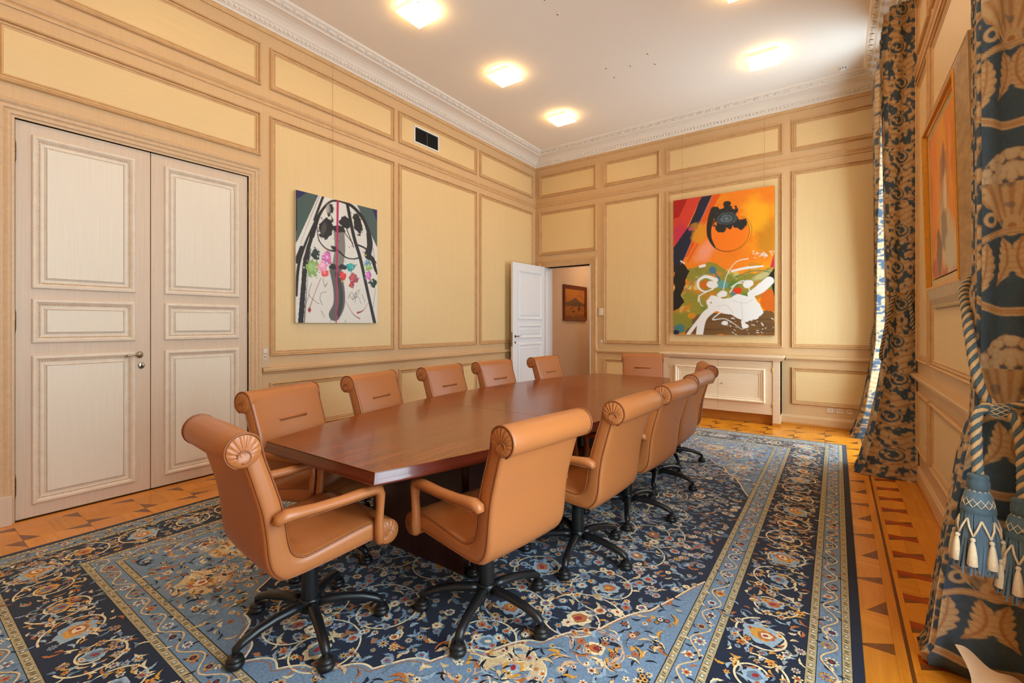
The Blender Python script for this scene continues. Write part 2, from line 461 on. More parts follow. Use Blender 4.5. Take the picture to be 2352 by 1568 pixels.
# ---- double door leaves
D_PROF = [(0,-0.002),(0,0.010),(0.006,0.018),(0.020,0.020),(0.030,0.012),(0.036,0.006),(0.042,0.008),(0.048,0.002),(0.062,0.002),(0.072,0.012),(0.076,0.012),(0.076,-0.002)]
def bead_rect(k, M, u0, u1, v0, v1, n, step=0.0135, r=0.0048):
    for (a, b) in (((u0,v0),(u1,v0)),((u1,v0),(u1,v1)),((u1,v1),(u0,v1)),((u0,v1),(u0,v0))):
        L = math.hypot(b[0]-a[0], b[1]-a[1]); c = int(L/step)
        for i in range(c):
            t = i/c; p = M(a[0]+(b[0]-a[0])*t, a[1]+(b[1]-a[1])*t, n)
            x, y, z = p
            k.add([(x+r,y,z),(x-r,y,z),(x,y+r,z),(x,y-r,z),(x,y,z+r),(x,y,z-r)], [(0,2,4),(2,1,4),(1,3,4),(3,0,4),(2,0,5),(1,2,5),(3,1,5),(0,3,5)])
def door_panels(leaf, M, u0, u1, rows, mp, mm, beads=True, off=0.0):
    MM = (lambda u, v, n: M(u, v, n+off))
    for (v0, v1) in rows:
        a = MB(); a.wbox(MM, u0+0.07, u1-0.07, v0+0.07, v1-0.07, -0.003, 0.012)
        p = a.obj('door_panel', mp, leaf, bevel=0.004)
        b = MB(); b.frame(MM, u0, u1, v0, v1, D_PROF); b.obj('panel_moulding', mm, p)
        if beads:
            k = MB(); bead_rect(k, MM, u0+0.039, u1-0.039, v0+0.039, v1-0.039, 0.009)
            o = k.obj('bead_row', MOULD, p, smooth=True, recalc=False); o['kind'] = 'stuff'
ROWS = [(0.095, 1.132), (1.218, 1.528), (1.600, 2.668)]
DN = -0.012                                   # door faces sit just inside the casing
for name, y0, y1, pu, lab in (('door_1', 0.590, 1.3445, (0.668, 1.246), 'limed oak double door leaf with lever handle'),
                              ('door_2', 1.3495, 2.101, (1.440, 2.022), 'limed oak double door leaf without a handle')):
    k = MB(); k.wbox(ML, y0, y1, 0.008, DOOR_Z-0.004, DN-0.045, DN)
    d = struct(k.obj(name, DOORW, bevel=0.003), lab)
    door_panels(d, ML, pu[0], pu[1], ROWS, DOORP, DOORM, True, DN)
    hy = y0-0.004 if name == 'door_1' else y1+0.004
    for hz in (0.243, 1.372, 2.527):
        k = MB(); X = XL+DN+0.012
        k.lathe([(0.0015,-0.088),(0.004,-0.084),(0.0055,-0.078),(0.003,-0.072),(0.0065,-0.068),(0.008,-0.05),(0.008,-0.004),(0.0086,-0.002),(0.0086,0.002),(0.008,0.004),(0.008,0.05),(0.0065,0.068),(0.003,0.072),(0.0055,0.078),(0.004,0.084),(0.0015,0.088)],
                10, lambda p: (X+p[0], hy+p[1], hz+p[2]))
        k.obj('hinge', BRASS, d, smooth=True)
door_1 = bpy.data.objects['door_1']
k = MB(); X = XL+DN
k.lathe([(0.001,0.0),(0.024,0.0),(0.026,0.004),(0.018,0.010),(0.001,0.012)], 20, lambda p: (X+p[2], 1.275+p[0]*0.85, 1.105+p[1]*1.05))
h = k.obj('door_handle', NICKEL, door_1, smooth=True)
k = MB(); k.tube([(X+0.01,1.275,1.105),(X+0.035,1.275,1.105),(X+0.045,1.262,1.106),(X+0.046,1.23,1.108),(X+0.045,1.195,1.104),(X+0.046,1.175,1.098)], [0.010,0.009,0.009,0.008,0.0065,0.006], 10)
k.obj('lever', NICKEL, h, smooth=True)
k = MB(); k.lathe([(0.001,0.0),(0.024,0.0),(0.026,0.003),(0.020,0.006),(0.001,0.007)], 20, lambda p: (X+p[2], 1.285+p[0]*0.85, 1.018+p[1]))
h = k.obj('keyhole_plate', NICKEL, door_1, smooth=True)
k = MB(); k.box(X+0.006, 1.2825, 1.004, X+0.0085, 1.2875, 1.026); k.obj('keyhole', DARKGAP, h)

# ---- white door, swung open against the left wall
hx, hy = DR_X0+0.012, YB-0.035
ang = math.atan2(6.234-hy, -4.415-hx)
W_ = 0.935
cu, su = math.cos(ang), math.sin(ang)
def MD(u, v, n):                                 # u from the hinge, n out of the face turned to the room
    return (hx + u*cu - n*su, hy + u*su + n*cu, v)
k = MB(); k.wbox(MD, 0, W_, 0.008, 2.392, -0.021, 0.021)
d3 = struct(k.obj('door_3', WHITEP, bevel=0.003), 'open white panelled door with small lever handle')
door_panels(d3, MD, 0.10, W_-0.13, [(0.12, 1.02), (1.11, 1.34), (1.43, 2.27)], WHITEP, WHITEP, False, 0.021)
k = MB(); k.lathe([(0.001,0.0),(0.022,0.0),(0.024,0.004),(0.001,0.010)], 16, lambda p: MD(W_-0.06+p[0]*0.85, 1.15+p[1], 0.021+p[2]))
h = k.obj('door_handle', BRASS, d3, smooth=True)
k = MB(); k.tube([MD(W_-0.06,1.15,0.03), MD(W_-0.06,1.15,0.062), MD(W_-0.085,1.15,0.068), MD(W_-0.16,1.155,0.066)], [0.008,0.008,0.0075,0.005], 8); k.obj('lever', BRASS, h, smooth=True)
k = MB(); k.lathe([(0.001,0.0),(0.020,0.0),(0.021,0.004),(0.001,0.006)], 16, lambda p: MD(W_-0.06+p[0]*0.8, 1.045+p[1], 0.021+p[2])); k.obj('keyhole_plate', BRASS, d3, smooth=True)
k = MB(); k.wbox(MD, W_-0.0005, W_+0.002, 0.98, 1.22, -0.010, 0.010); k.obj('lock_plate', BRASS, d3)

# ---- doorway lining and the corridor behind it
k = MB()
k.box(DR_X0-0.005, YB+0.002, 0, DR_X0+0.022, YB+0.26, DR_Z)
k.box(DR_X1-0.022, YB+0.002, 0, DR_X1+0.005, YB+0.26, DR_Z)
k.box(DR_X0-0.005, YB+0.002, DR_Z-0.018, DR_X1+0.005, YB+0.26, DR_Z+0.01)
lin_ = struct(k.obj('trim_4', WHITEP), 'white painted lining of the open doorway')
k = MB(); k.box(DR_X1-0.0235, YB+0.03, 1.02, DR_X1-0.0215, YB+0.055, 1.25); k.obj('strike_plate', BRASS, lin_)
CX0, CX1, CY1 = DR_X0-0.06, -2.6, 10.4
k = MB(); k.box(CX0-0.1, YB+0.24, 0, CX0, CY1, 3.0); struct(k.obj('wall_corridor_left', PINKW), 'cream corridor wall seen through the doorway')
k = MB(); k.box(CX1, YB+0.24, 0, CX1+0.1, CY1, 3.0); struct(k.obj('wall_corridor_right', PINKW))
k = MB(); k.box(CX0-0.1, CY1, 0, CX1+0.1, CY1+0.1, 3.0); struct(k.obj('wall_corridor_end', PINKW))
k = MB(); k.box(CX0-0.1, YB+0.24, 3.0, CX1+0.1, CY1+0.1, 3.1); struct(k.obj('ceiling_corridor', CEILING))

# ---- windows: tall casements with bars, real panes
WFR = plain('window_frame_paint', (238,236,230), 0.4)
for i, (a, b, z0, z1) in enumerate(WINDOWS):
    k = MB()
    fr = [(0,0.0),(0,0.05),(0.05,0.05),(0.05,0.0),(0,0.0)]
    MW = lambda u, v, n: (XR+0.20-n, u, v)
    k.frame(MW, a, b, z0, z1, fr)
    mid = (a+b)/2
    w = struct(k.obj('window_%d' % (i+1), WFR), 'tall white casement window behind the drapes')
    for (p, q) in ((a+0.05, mid-0.005), (mid+0.005, b-0.05)):
        k = MB(); k.frame(MW, p, q, z0+0.05, z1-0.05, [(0,0.005),(0,0.045),(0.06,0.045),(0.06,0.005),(0,0.005)])
        s_ = k.obj('sash', WFR, w)
        for zz in (1.1, 2.1, 3.1):
            k = MB(); k.wbox(MW, p+0.06, q-0.06, zz-0.015, zz+0.015, 0.010, 0.040); k.obj('glazing_bar', WFR, s_)
        zs = [z0+0.11, 1.1, 2.1, 3.1, z1-0.11]
        for j in range(4):
            k = MB(); k.wbox(MW, p+0.055, q-0.055, zs[j]+0.012, zs[j+1]-0.012, 0.022, 0.026); k.obj('pane', GLASS, s_)
    k = MB(); k.box(XR-0.02, a-0.03, z0-0.04, XR+0.22, b+0.03, z0); k.obj('window_sill', WFR, w, bevel=0.005)
    k = MB()
    for (p, q) in ((a-0.12, a), (b, b+0.12)): k.wbox(MR, p, q, 0.04, z1+0.12, 0.0, 0.025)
    k.wbox(MR, a, b, z1, z1+0.12, 0.0, 0.025); k.obj('window_casing', MOULD, w, bevel=0.006)
# ================================================================== PARQUET FLOOR
FL_SUB = wood('parquet_bed', (150,92,36), (172,108,44), (8,8,8), rough=0.4)
PQ = {
 'light': wood('parquet_light_oak', (204,124,26), (230,154,46), (3,40,3), rough=0.22, rand=0.10, bump=0.03),
 'light2': wood('parquet_light_oak_cross', (200,120,24), (226,148,42), (40,3,3), rough=0.22, rand=0.10, bump=0.03),
 'mid': wood('parquet_mid_oak', (176,98,20), (202,122,34), (30,8,3), rough=0.22, rand=0.10, bump=0.03),
 'dark': wood('parquet_walnut', (104,56,18), (136,80,30), (30,12,3), rough=0.22, rand=0.10, bump=0.03),
 'red': wood('parquet_padauk', (150,58,10), (178,76,18), (4,40,3), rough=0.22, rand=0.08, bump=0.03),
 'line': wood('parquet_wenge', (92,52,22), (116,66,30), (30,3,3), rough=0.22, rand=0.05, bump=0.03),
}
k = MB(); k.box(XL-0.3, YN-0.3, -0.12, XR+0.35, YB+0.25, -0.0045)
k.box(CX0-0.1, YB+0.24, -0.12, CX1+0.1, CY1+0.1, -0.0005)
floor = struct(k.obj('floor', FL_SUB), 'polished oak parquet floor with dark inlays')
pieces = []                                    # (polygon, wood, priority)
RUG = (-3.94, 0.09, 0.20, 6.285)               # x0, x1, y0, y1
def hidden(poly):
    return all(RUG[0]+0.03 < x < RUG[1]-0.03 and RUG[2]+0.03 < y < RUG[3]-0.03 for x, y in poly)
def pc(poly, w):
    if hidden(poly): return
    cx = sum(p[0] for p in poly)/len(poly); cy = sum(p[1] for p in poly)/len(poly)
    area = abs(sum(poly[i][0]*poly[(i+1)%len(poly)][1]-poly[(i+1)%len(poly)][0]*poly[i][1] for i in range(len(poly))))/2
    dx = cx*math.cos(0.6162)+cy*math.sin(0.6162); dz = -cx*math.sin(0.6162)+cy*math.cos(0.6162)
    inview = dz > 0.5 and abs(dx/dz) < 1.13 and 1.35/dz < 0.80
    pieces.append((poly, w, (1 if inview else 0)*area/max(dz, 0.3)**3))
def rect(x0, y0, x1, y1, w): pc([(x0,y0),(x1,y0),(x1,y1),(x0,y1)], w)
# border along the window wall
y = YN
while y < YB:
    rect(0.416, y, XR, min(y+1.10, YB), 'light2'); y += 1.10
y = YN
while y < YB:
    for (a, b, w) in ((0.198,0.235,'light2'),(0.235,0.249,'line'),(0.249,0.271,'light2')): rect(a, y, b, min(y+0.9, YB), w)
    y += 0.9
L_, M_, R_ = 0.271, 0.343, 0.416
y = 7.2-0.265*32
while y < YB-0.05:
    a, b = y+0.056, y+0.265
    rect(L_, y, R_, a, 'red')
    pc([(M_,a),(R_,a),(R_,a+0.045)], 'dark'); pc([(M_,a),(R_,a+0.045),(R_,b),(M_,b)], 'light')
    pc([(L_,a),(M_,a),(M_,b),(L_,b-0.045)], 'light'); pc([(L_,b-0.045),(M_,b),(L_,b)], 'dark')
    y += 0.265
# field: squares of two boards with a darker point at two corners
def cell(x, y, s, flip):
    q, r = s*0.42, s*0.26
    def T(px, py): return (x+px, y+py) if not flip else (x+py, y+px)
    def put(p, w): pc([T(*v) for v in p], w)
    h = s/2
    put([(0,0),(s-q,0),(s,r),(s,h),(0,h)], 'light' if flip else 'light2')
    put([(s-q,0),(s,0),(s,r)], 'dark')
    put([(0,h),(s,h),(s,s),(q,s),(0,s-r)], 'light2' if flip else 'light')
    put([(0,s-r),(q,s),(0,s)], 'dark')
S = 0.31
nx = int((0.198-(-4.50))/S)
ox = 0.198-S*(nx)
for i in range(nx):
    for j in range(-5, 24):
        if -0.9 < j*S+0.1 < 6.98: cell(ox+i*S, j*S-0.05, S, (i+j) % 2)
# border along the other walls
y = YN
while y < YB:
    rect(XL, y, ox, min(y+1.3, YB), 'light2'); y += 1.3
x = ox
while x < 0.19:
    rect(x, 7.08, min(x+1.2, 0.198), YB, 'light'); x += 1.2
pieces.sort(key=lambda t: -t[2])
rest = {w: MB() for w in PQ}
def slab(k, poly):
    cx = sum(p[0] for p in poly)/len(poly); cy = sum(p[1] for p in poly)/len(poly)
    q = []
    for (x, y) in poly:
        d = math.hypot(x-cx, y-cy) or 1
        q.append((x-(x-cx)/d*0.0009, y-(y-cy)/d*0.0009))
    k.prism(q, -0.0045, 0.0)
for i, (poly, w, pr) in enumerate(pieces):
    if i < 290 and pr > 0:
        k = MB(); slab(k, poly); k.obj('parquet_piece', PQ[w], floor)
    else: slab(rest[w], poly)
for w, k in rest.items():
    if k.v: o = k.obj('parquet_pieces', PQ[w], floor); o['kind'] = 'stuff'
# ================================================================== CEILING LAMPS AND SMALL FITTINGS
LAMPGLASS = glow('lit_frosted_glass', LAMP_COL, LAMP)
LAMPBODY = plain('lamp_body_white', (240,238,232), 0.5)
def ceiling_lamp(x, y, label):
    t = thing('ceiling_lamp', label, 'ceiling lamp', (x, y, ZC), 0, 'square glass ceiling lamps')
    k = MB(); k.box(-0.140, -0.140, -0.040, 0.140, 0.140, 0.0); k.obj('lamp_body', LAMPBODY, t, bevel=0.004)
    k = MB(); k.box(-0.152, -0.152, -0.062, 0.152, 0.152, -0.050); k.obj('glass_plate', LAMPGLASS, t)
    for sx in (-1, 1):
        for sy in (-1, 1):
            k = MB(); k.lathe([(0.001,-0.068),(0.006,-0.068),(0.007,-0.064),(0.0045,-0.061),(0.0045,-0.001)], 10, lambda p: (sx*0.128+p[0], sy*0.128+p[1], p[2])); k.obj('screw', GOLD, t, smooth=True)
LAMPS = []
for i, y in enumerate((0.27, 1.69, 3.11, 4.53, 5.95)):
    for j, x in enumerate((-3.315, -0.672)):
        if i == 4: lab = ('lit square glass ceiling lamp above the open white door end', 'lit square glass ceiling lamp nearest the far drapes')[j]
        elif i == 3: lab = ('lit square glass ceiling lamp above the air vent panel', 'lit square glass ceiling lamp cut by the top edge, window side')[j]
        elif i == 2: lab = ('lit square glass ceiling lamp in front of the black and white painting', 'lit square glass ceiling lamp over the middle of the window side')[j]
        elif i == 1: lab = ('lit square glass ceiling lamp above the near left chairs', 'lit square glass ceiling lamp above the near right chairs')[j]
        else: lab = ('lit square glass ceiling lamp by the double door', 'lit square glass ceiling lamp beside the near drapes')[j]
        ceiling_lamp(x, y, lab)
# small eye-hooks in the ceiling
hook_k = MB(); hook_k.lathe([(0.001,-0.006),(0.012,-0.005),(0.017,-0.001),(0.017,0.0)], 12); hk_me = hook_k.mesh('hook_plate', PLASTER, True)
eye_k = MB(); eye_k.lathe([(0.001,-0.011),(0.004,-0.011),(0.006,-0.007),(0.006,-0.004)], 10)
eye_me = eye_k.mesh('eye', DARKGAP, True)
HOOKS = [(-2.25,3.71,'small dark ceiling hook at the very top edge of the photo'), (-2.25,3.96,'small dark ceiling hook alone between the near lamps, below the topmost hook'),
         (-1.745,5.13,'small dark ceiling hook, upper of the two rightmost in the group of five'), (-1.995,5.25,'small dark ceiling hook in the middle of the group of five'),
         (-1.745,5.38,'small dark ceiling hook, lower of the two rightmost in the group of five'), (-2.25,5.13,'small dark ceiling hook, upper of the two leftmost in the group of five'),
         (-2.25,5.38,'small dark ceiling hook, lower of the two leftmost in the group of five')]
for (x, y, lab) in HOOKS:
    t = thing('ceiling_hook', lab, 'ceiling hook', (x, y, ZC), 0, 'small ceiling hooks')
    place(hk_me, 'hook_plate', t); place(eye_me, 'eye', t)
t = thing('smoke_detector', 'round white smoke detector on the ceiling near the far drapes', 'smoke detector', (0.062, 6.74, ZC))
k = MB(); k.lathe([(0.05,0.0),(0.05,-0.012),(0.045,-0.016),(0.001,-0.017)], 20); k.obj('detector_base', LAMPBODY, t, auto=40)
k = MB(); k.lathe([(0.034,-0.016),(0.036,-0.030),(0.026,-0.044),(0.001,-0.046)], 20); k.obj('detector_dome', LAMPBODY, t, auto=40)
for i in range(8):
    a = i*math.pi/4; k = MB(); k.box(-0.005,-0.001,-0.008,0.005,0.001,0.008); o = k.obj('slot', DARKGAP, t); o.location = (0.0345*math.cos(a), 0.0345*math.sin(a), -0.026); o.rotation_euler = (0,0,a+math.pi/2)

# ---- air vent
VBLACK = plain('vent_black', (22,22,24), 0.5)
t = thing('air_vent', 'black louvred air vent in a white frame high on the panelled wall', 'vent', (XL, 4.42, 3.87))
MV = lambda u, v, n: (0.003+n, u, v)
k = MB(); k.frame(MV, -0.230, 0.230, -0.112, 0.112, [(0,0),(0,0.010),(0.016,0.012),(0.018,0.002),(0.018,0)]); k.obj('vent_frame', WHITEP, t)
k = MB(); k.wbox(MV, -0.213, 0.213, -0.095, 0.095, -0.002, 0.001); k.obj('vent_back', VBLACK, t)
for i in range(15):
    z = -0.088+i*0.0125; k = MB(); k.add([MV(-0.213,z,0.002),MV(0.213,z,0.002),MV(0.213,z-0.006,0.009),MV(-0.213,z-0.006,0.009),MV(-0.213,z+0.001,0.002),MV(0.213,z+0.001,0.002),MV(0.213,z-0.005,0.009),MV(-0.213,z-0.005,0.009)],[(0,3,2,1),(4,5,6,7),(0,1,5,4),(1,2,6,5),(2,3,7,6),(3,0,4,7)])
    k.obj('slat', VBLACK, t)
k = MB(); k.wbox(MV, -0.004, 0.004, -0.095, 0.095, 0.008, 0.011); k.obj('mullion', plain('vent_grey', (90,90,90), 0.5), t)

# ---- switches and sockets
PLATE = plain('switch_plate_beige', (206,176,146), 0.4)
BUTTON = plain('switch_button', (228,208,184), 0.35)
def plate(name, label, cat, M, u0, u1, v0, v1, n=0.006):
    t = thing(name, label, cat, M((u0+u1)/2, v0, 0))
    ox, oy, oz = t.location
    ML_ = lambda u, v, nn: tuple(np.subtract(M(u, v, nn), (ox, oy, oz)))
    k = MB(); k.wbox(ML_, u0, u1, v0, v1, -0.001, n); k.obj('cover_plate', PLATE, t, bevel=0.002)
    return t, ML_
t, G = plate('wall_switch', 'beige switch and socket plate beside the double door casing', 'switch', ML, 2.226, 2.300, 0.928, 1.13)
k = MB(); k.wbox(G, 2.238, 2.278, 1.068, 1.112, 0.005, 0.011); k.obj('rocker', BUTTON, t, bevel=0.002)
k = MB(); k.wbox(G, 2.238, 2.278, 1.008, 1.052, 0.005, 0.008); so = k.obj('socket_face', BUTTON, t, bevel=0.001)
for u in (2.250, 2.266):
    k = MB(); k.wbox(G, u-0.0025, u+0.0025, 1.022, 1.038, 0.007, 0.0085); k.obj('slot', DARKGAP, so)
t, G = plate('thermostat', 'square beige thermostat with a round knob beside the doorway', 'thermostat', MK, -3.30, -3.185, 1.49, 1.63, 0.012)
k = MB(); k.wbox(G, -3.275, -3.195, 1.50, 1.62, 0.011, 0.026); k.obj('housing', BUTTON, t, bevel=0.003)
k = MB(); k.lathe([(0.012,0.0),(0.011,0.010),(0.001,0.011)], 14, lambda p: G(-3.225+p[0], 1.562+p[1], 0.026+p[2])); k.obj('knob', WHITEP, t, auto=40)
t, G = plate('wall_switch', 'small beige switch above the chair rail, right of the doorway', 'switch', MK, -3.272, -3.200, 0.962, 1.095)
k = MB(); k.wbox(G, -3.255, -3.217, 1.048, 1.085, 0.005, 0.011); k.obj('rocker', WHITEP, t, bevel=0.002)
for i, (u, lab) in enumerate(((-0.064, 'wall socket with a dark star of holes above the baseboard, first from the cabinet'), (0.034, 'wall socket with two slots above the baseboard, middle of the three'), (0.142, 'wall socket with two slots above the baseboard, nearest the drapes'))):
    t, G = plate('wall_socket', lab, 'socket', MK, u-0.043, u+0.043, 0.205, 0.275)
    k = MB(); k.wbox(G, u-0.030, u+0.030, 0.214, 0.266, 0.005, 0.008); so = k.obj('socket_face', BUTTON, t, bevel=0.002)
    if i == 0:
        for a in range(6):
            c, s_ = math.cos(a*math.pi/3+0.5), math.sin(a*math.pi/3+0.5)
            k = MB(); k.tube([G(u+c*0.006, 0.24+s_*0.006, 0.008), G(u+c*0.017, 0.24+s_*0.017, 0.008)], 0.0016, 5); k.obj('slot', DARKGAP, so)
    else:
        if i == 1:
            k = MB(); k.tube([G(u+0.014*math.cos(a), 0.238+0.010*math.sin(a), 0.008) for a in np.linspace(math.pi+0.3, 2*math.pi-0.3, 9)], 0.0012, 5); k.obj('smile_slot', DARKGAP, so)
        for du in (-0.014, 0.014):
            k = MB(); k.wbox(G, u+du-0.007, u+du+0.007, 0.242, 0.250, 0.007, 0.0088); k.obj('slot', DARKGAP, so)

# ---- built-in sideboard
t = thing('sideboard', 'pale limed oak sideboard with two doors under the orange painting', 'sideboard', (-1.375, 7.0, 0))
ox, oy = -1.375, 7.0
FX0, FX1, FY = -2.13, -0.605, 6.955
def B(x0,y0,z0,x1,y1,z1,name,mat,par=None,bev=0.003):
    k = MB(); k.box(x0-ox,y0-oy,z0,x1-ox,y1-oy,z1); return k.obj(name, mat, par or t, bevel=bev)
B(FX0, FY+0.03, 0.14, FX1, YB-0.002, 0.866, 'cabinet_body', SIDEW)
B(FX0+0.0, FY+0.10, 0.0, FX1-0.08, YB-0.002, 0.14, 'toe_kick', SHOEW)
B(FX1-0.085, FY, 0.0, FX1, YB-0.002, 0.866, 'side_post', SIDEW)
B(FX0, FY, 0.0, FX0+0.085, YB-0.002, 0.866, 'side_post', SIDEW)
B(FX1-0.088, FY-0.008, 0.0, FX1+0.006, YB-0.002, 0.04, 'post_shoe', SHOEW, None, 0.002)
B(FX0-0.006, FY-0.008, 0.0, FX0+0.088, YB-0.002, 0.04, 'post_shoe', SHOEW, None, 0.002)
k = MB(); prof = [(0.862,-0.012),(0.872,-0.020),(0.884,-0.030),(0.906,-0.046),(0.924,-0.046),(0.932,-0.040),(0.934,0.0)]
P = []
for z, d in prof:
    P += [(FX0+d-ox, YB-0.002-oy, z), (FX0+d-ox, FY+d-oy, z), (FX1-d-ox, FY+d-oy, z), (FX1-d-ox, YB-0.002-oy, z)]
F = []
for i in range(len(prof)-1):
    for q in range(3): F.append((i*4+q, i*4+q+1, i*4+q+5, i*4+q+4))
n4 = (len(prof)-1)*4; F += [(n4,n4+1,n4+2,n4+3),(0,3,2,1)]
k.add(P, F); k.obj('worktop', SIDEW, t)
mid = (FX0+FX1)/2
half = [(0,-0.002),(0,0.020),(0.008,0.028),(0.022,0.026),(0.034,0.014),(0.046,0.017),(0.056,0.008),(0.070,0.010),(0.074,-0.002)]
for sgn, (a, b) in ((-1,(FX0+0.088, mid-0.001)), (1,(mid+0.001, FX1-0.088))):
    k = MB(); k.box(a-ox, FY+0.008-oy, 0.142, b-ox, FY+0.03-oy, 0.850); dr = k.obj('cabinet_door', SIDEW, t, bevel=0.001)
    # raised moulding: three sides on each door, open at the meeting stile
    u0, u1, v0, v1 = (a+0.085, b, 0.292, 0.752) if sgn < 0 else (a, b-0.085, 0.292, 0.752)
    k = MB(); P = []
    for d, n in half:
        yy = FY+0.008-n-oy
        if sgn < 0: P += [(u1-ox,yy,v0+d),(u0+d-ox,yy,v0+d),(u0+d-ox,yy,v1-d),(u1-ox,yy,v1-d)]
        else: P += [(u0-ox,yy,v0+d),(u1-d-ox,yy,v0+d),(u1-d-ox,yy,v1-d),(u0-ox,yy,v1-d)]
    F = []
    for i in range(len(half)-1):
        for q in range(3): F.append((i*4+q, i*4+q+1, i*4+q+5, i*4+q+4))
    k.add(P, F); k.obj('door_moulding', SIDEP, dr)
    pu = (u0+0.06, b) if sgn < 0 else (a, u1-0.06)
    k = MB(); k.box(pu[0]-ox, FY+0.004-oy, v0+0.06, pu[1]-ox, FY+0.009-oy, v1-0.06); k.obj('door_panel', SIDEP, dr)
    kx = mid+sgn*0.055-ox
    k = MB(); k.lathe([(0.004,0.0),(0.004,0.010),(0.010,0.014),(0.011,0.020),(0.006,0.025),(0.001,0.026)], 12, lambda p: (kx+p[0], FY+0.004-oy-p[2], 0.525+p[1])); k.obj('knob', NICKEL, dr, smooth=True)
    hx_ = (a if sgn < 0 else b)-ox
    for hz in (0.27, 0.74):
        k = MB(); k.lathe([(0.001,-0.034),(0.004,-0.030),(0.0055,-0.024),(0.0055,0.024),(0.004,0.030),(0.001,0.034)], 8, lambda p: (hx_+p[0], FY+0.002-oy+p[1], hz+p[2])); k.obj('hinge', GOLD, dr, smooth=True)
# ================================================================== CONFERENCE TABLE
MAHOG = wood('polished_mahogany', (92,40,14), (152,78,32), (46,2.0,46), rough=0.24, coat=0.12, spec=0.4, contrast=(0.30,0.70), bump=0.02)
MAHOG_E = wood('mahogany_edge', (78,26,16), (112,44,26), (3,3,40), rough=0.28, coat=0.5, bump=0.02)
MAHOG_D = wood('dark_mahogany', (48,20,14), (72,32,20), (34,34,2), rough=0.35, coat=0.2)
TX, TY0, TY1, TZ = -1.990, 1.212, 5.300, 0.74
TYM, THL = (TY0+TY1)/2, (TY1-TY0)/2
RUGZ = 0.0145
table = thing('conference_table', 'long polished mahogany conference table with bowed sides', 'table', (TX, TYM, RUGZ))
def half_w(y): return 0.440 + 0.355*(1-((y-TYM)/THL)**2)
def table_section(y0, y1, end0, end1):
    """top, edge bands and underside; y0..y1 along the table"""
    n = 10
    ys_ = [y0+(y1-y0)*i/n for i in range(n+1)]
    right = [(half_w(y), y-TYM) for y in ys_]; left = [(-x, y) for x, y in reversed(right)]
    top = right + left
    k = MB(); k.prism(top, TZ-0.012-RUGZ, TZ-RUGZ); sec = k.obj('tabletop_section', MAHOG, table, bevel=0.0015)
    # edge band: leans outwards below, rounded foot
    prof = [(0.0,-0.002),(0.0,-0.004),(0.006,-0.030),(0.011,-0.046),(0.010,-0.053),(0.004,-0.057),(-0.03,-0.058)]
    m = len(top); k = MB(); P = []
    for d, z in prof:
        for i, (x, y) in enumerate(top):
            a = np.array(top[(i-1) % m]); b = np.array(top[(i+1) % m]); c = np.array((x, y))
            e1 = c-a; e2 = b-c; e1 = e1/np.linalg.norm(e1); e2 = e2/np.linalg.norm(e2)
            n1 = np.array((e1[1], -e1[0])); n2 = np.array((e2[1], -e2[0])); nn = (n1+n2); nn = nn/(1+n1.dot(n2))
            if (i in (0, m-1) and not end0) or (i in (n, n+1) and not end1): nn[1] = 0; nn[0] = math.copysign(1, x)
            P.append((x+nn[0]*d, y+nn[1]*d, TZ-RUGZ+z))
    F = []
    for j in range(len(prof)-1):
        for i in range(m):
            if i == n and not end1: continue
            if i == m-1 and not end0: continue
            F.append((j*m+i, j*m+(i+1) % m, (j+1)*m+(i+1) % m, (j+1)*m+i))
    F.append(tuple(range((len(prof)-1)*m, len(prof)*m)))
    k.add(P, F); k.obj('edge_band', MAHOG_E, sec, auto=50)
table_section(TY0, 2.599, True, False)
table_section(2.601, 3.909, False, False)
table_section(3.911, TY1, False, True)
for y in (1.86, 3.255, 4.65):
    k = MB(); k.box(-0.36, y-TYM-0.022, 0.0, 0.36, y-TYM+0.022, TZ-0.058-RUGZ); leg = k.obj('panel_leg', MAHOG_D, table, bevel=0.006)
    for sx in (-1, 1):
        k = MB(); k.box(sx*0.36-0.012, y-TYM-0.030, 0.0, sx*0.36+0.012, y-TYM+0.030, TZ-0.06-RUGZ); k.obj('leg_edge', MAHOG_D, leg, bevel=0.006)
for (a, b) in ((1.885, 3.23), (3.28, 4.625)):
    k = MB(); k.box(-0.03, a-TYM, 0.12, 0.03, b-TYM, 0.55); k.obj('stretcher', MAHOG_D, table, bevel=0.004)

# ================================================================== LEATHER CHAIRS
LEATHER = plain('tan_leather', (176,106,56), 0.34, spec=0.5, bump=0.10, bscale=420, var=0.06, vscale=5)
PIPING = plain('tan_leather_piping', (142,80,40), 0.42, bump=0.05, bscale=300, var=0.05)
BLACKM = plain('black_chair_metal', (24,25,27), 0.34, spec=0.5, bump=0.05, bscale=500)
BLACKP = plain('black_plastic', (20,20,21), 0.42, spec=0.5)
HWD = 0.255
FC_ = [(-0.352,0.9690),(-0.322,0.9625),(-0.298,0.938),(-0.274,0.868),(-0.246,0.785),(-0.216,0.690),(-0.198,0.605),(-0.188,0.535),(-0.172,0.486),(-0.140,0.462),(-0.100,0.458),(0.0,0.474),(0.10,0.490),(0.19,0.496),(0.250,0.478)]
RC_ = [(-0.354,0.905),(-0.354,0.890),(-0.352,0.868),(-0.340,0.825),(-0.318,0.750),(-0.294,0.660),(-0.281,0.570),(-0.274,0.495),(-0.262,0.440),(-0.236,0.402),(-0.195,0.384),(-0.050,0.390),(0.080,0.400),(0.170,0.406),(0.235,0.378)]
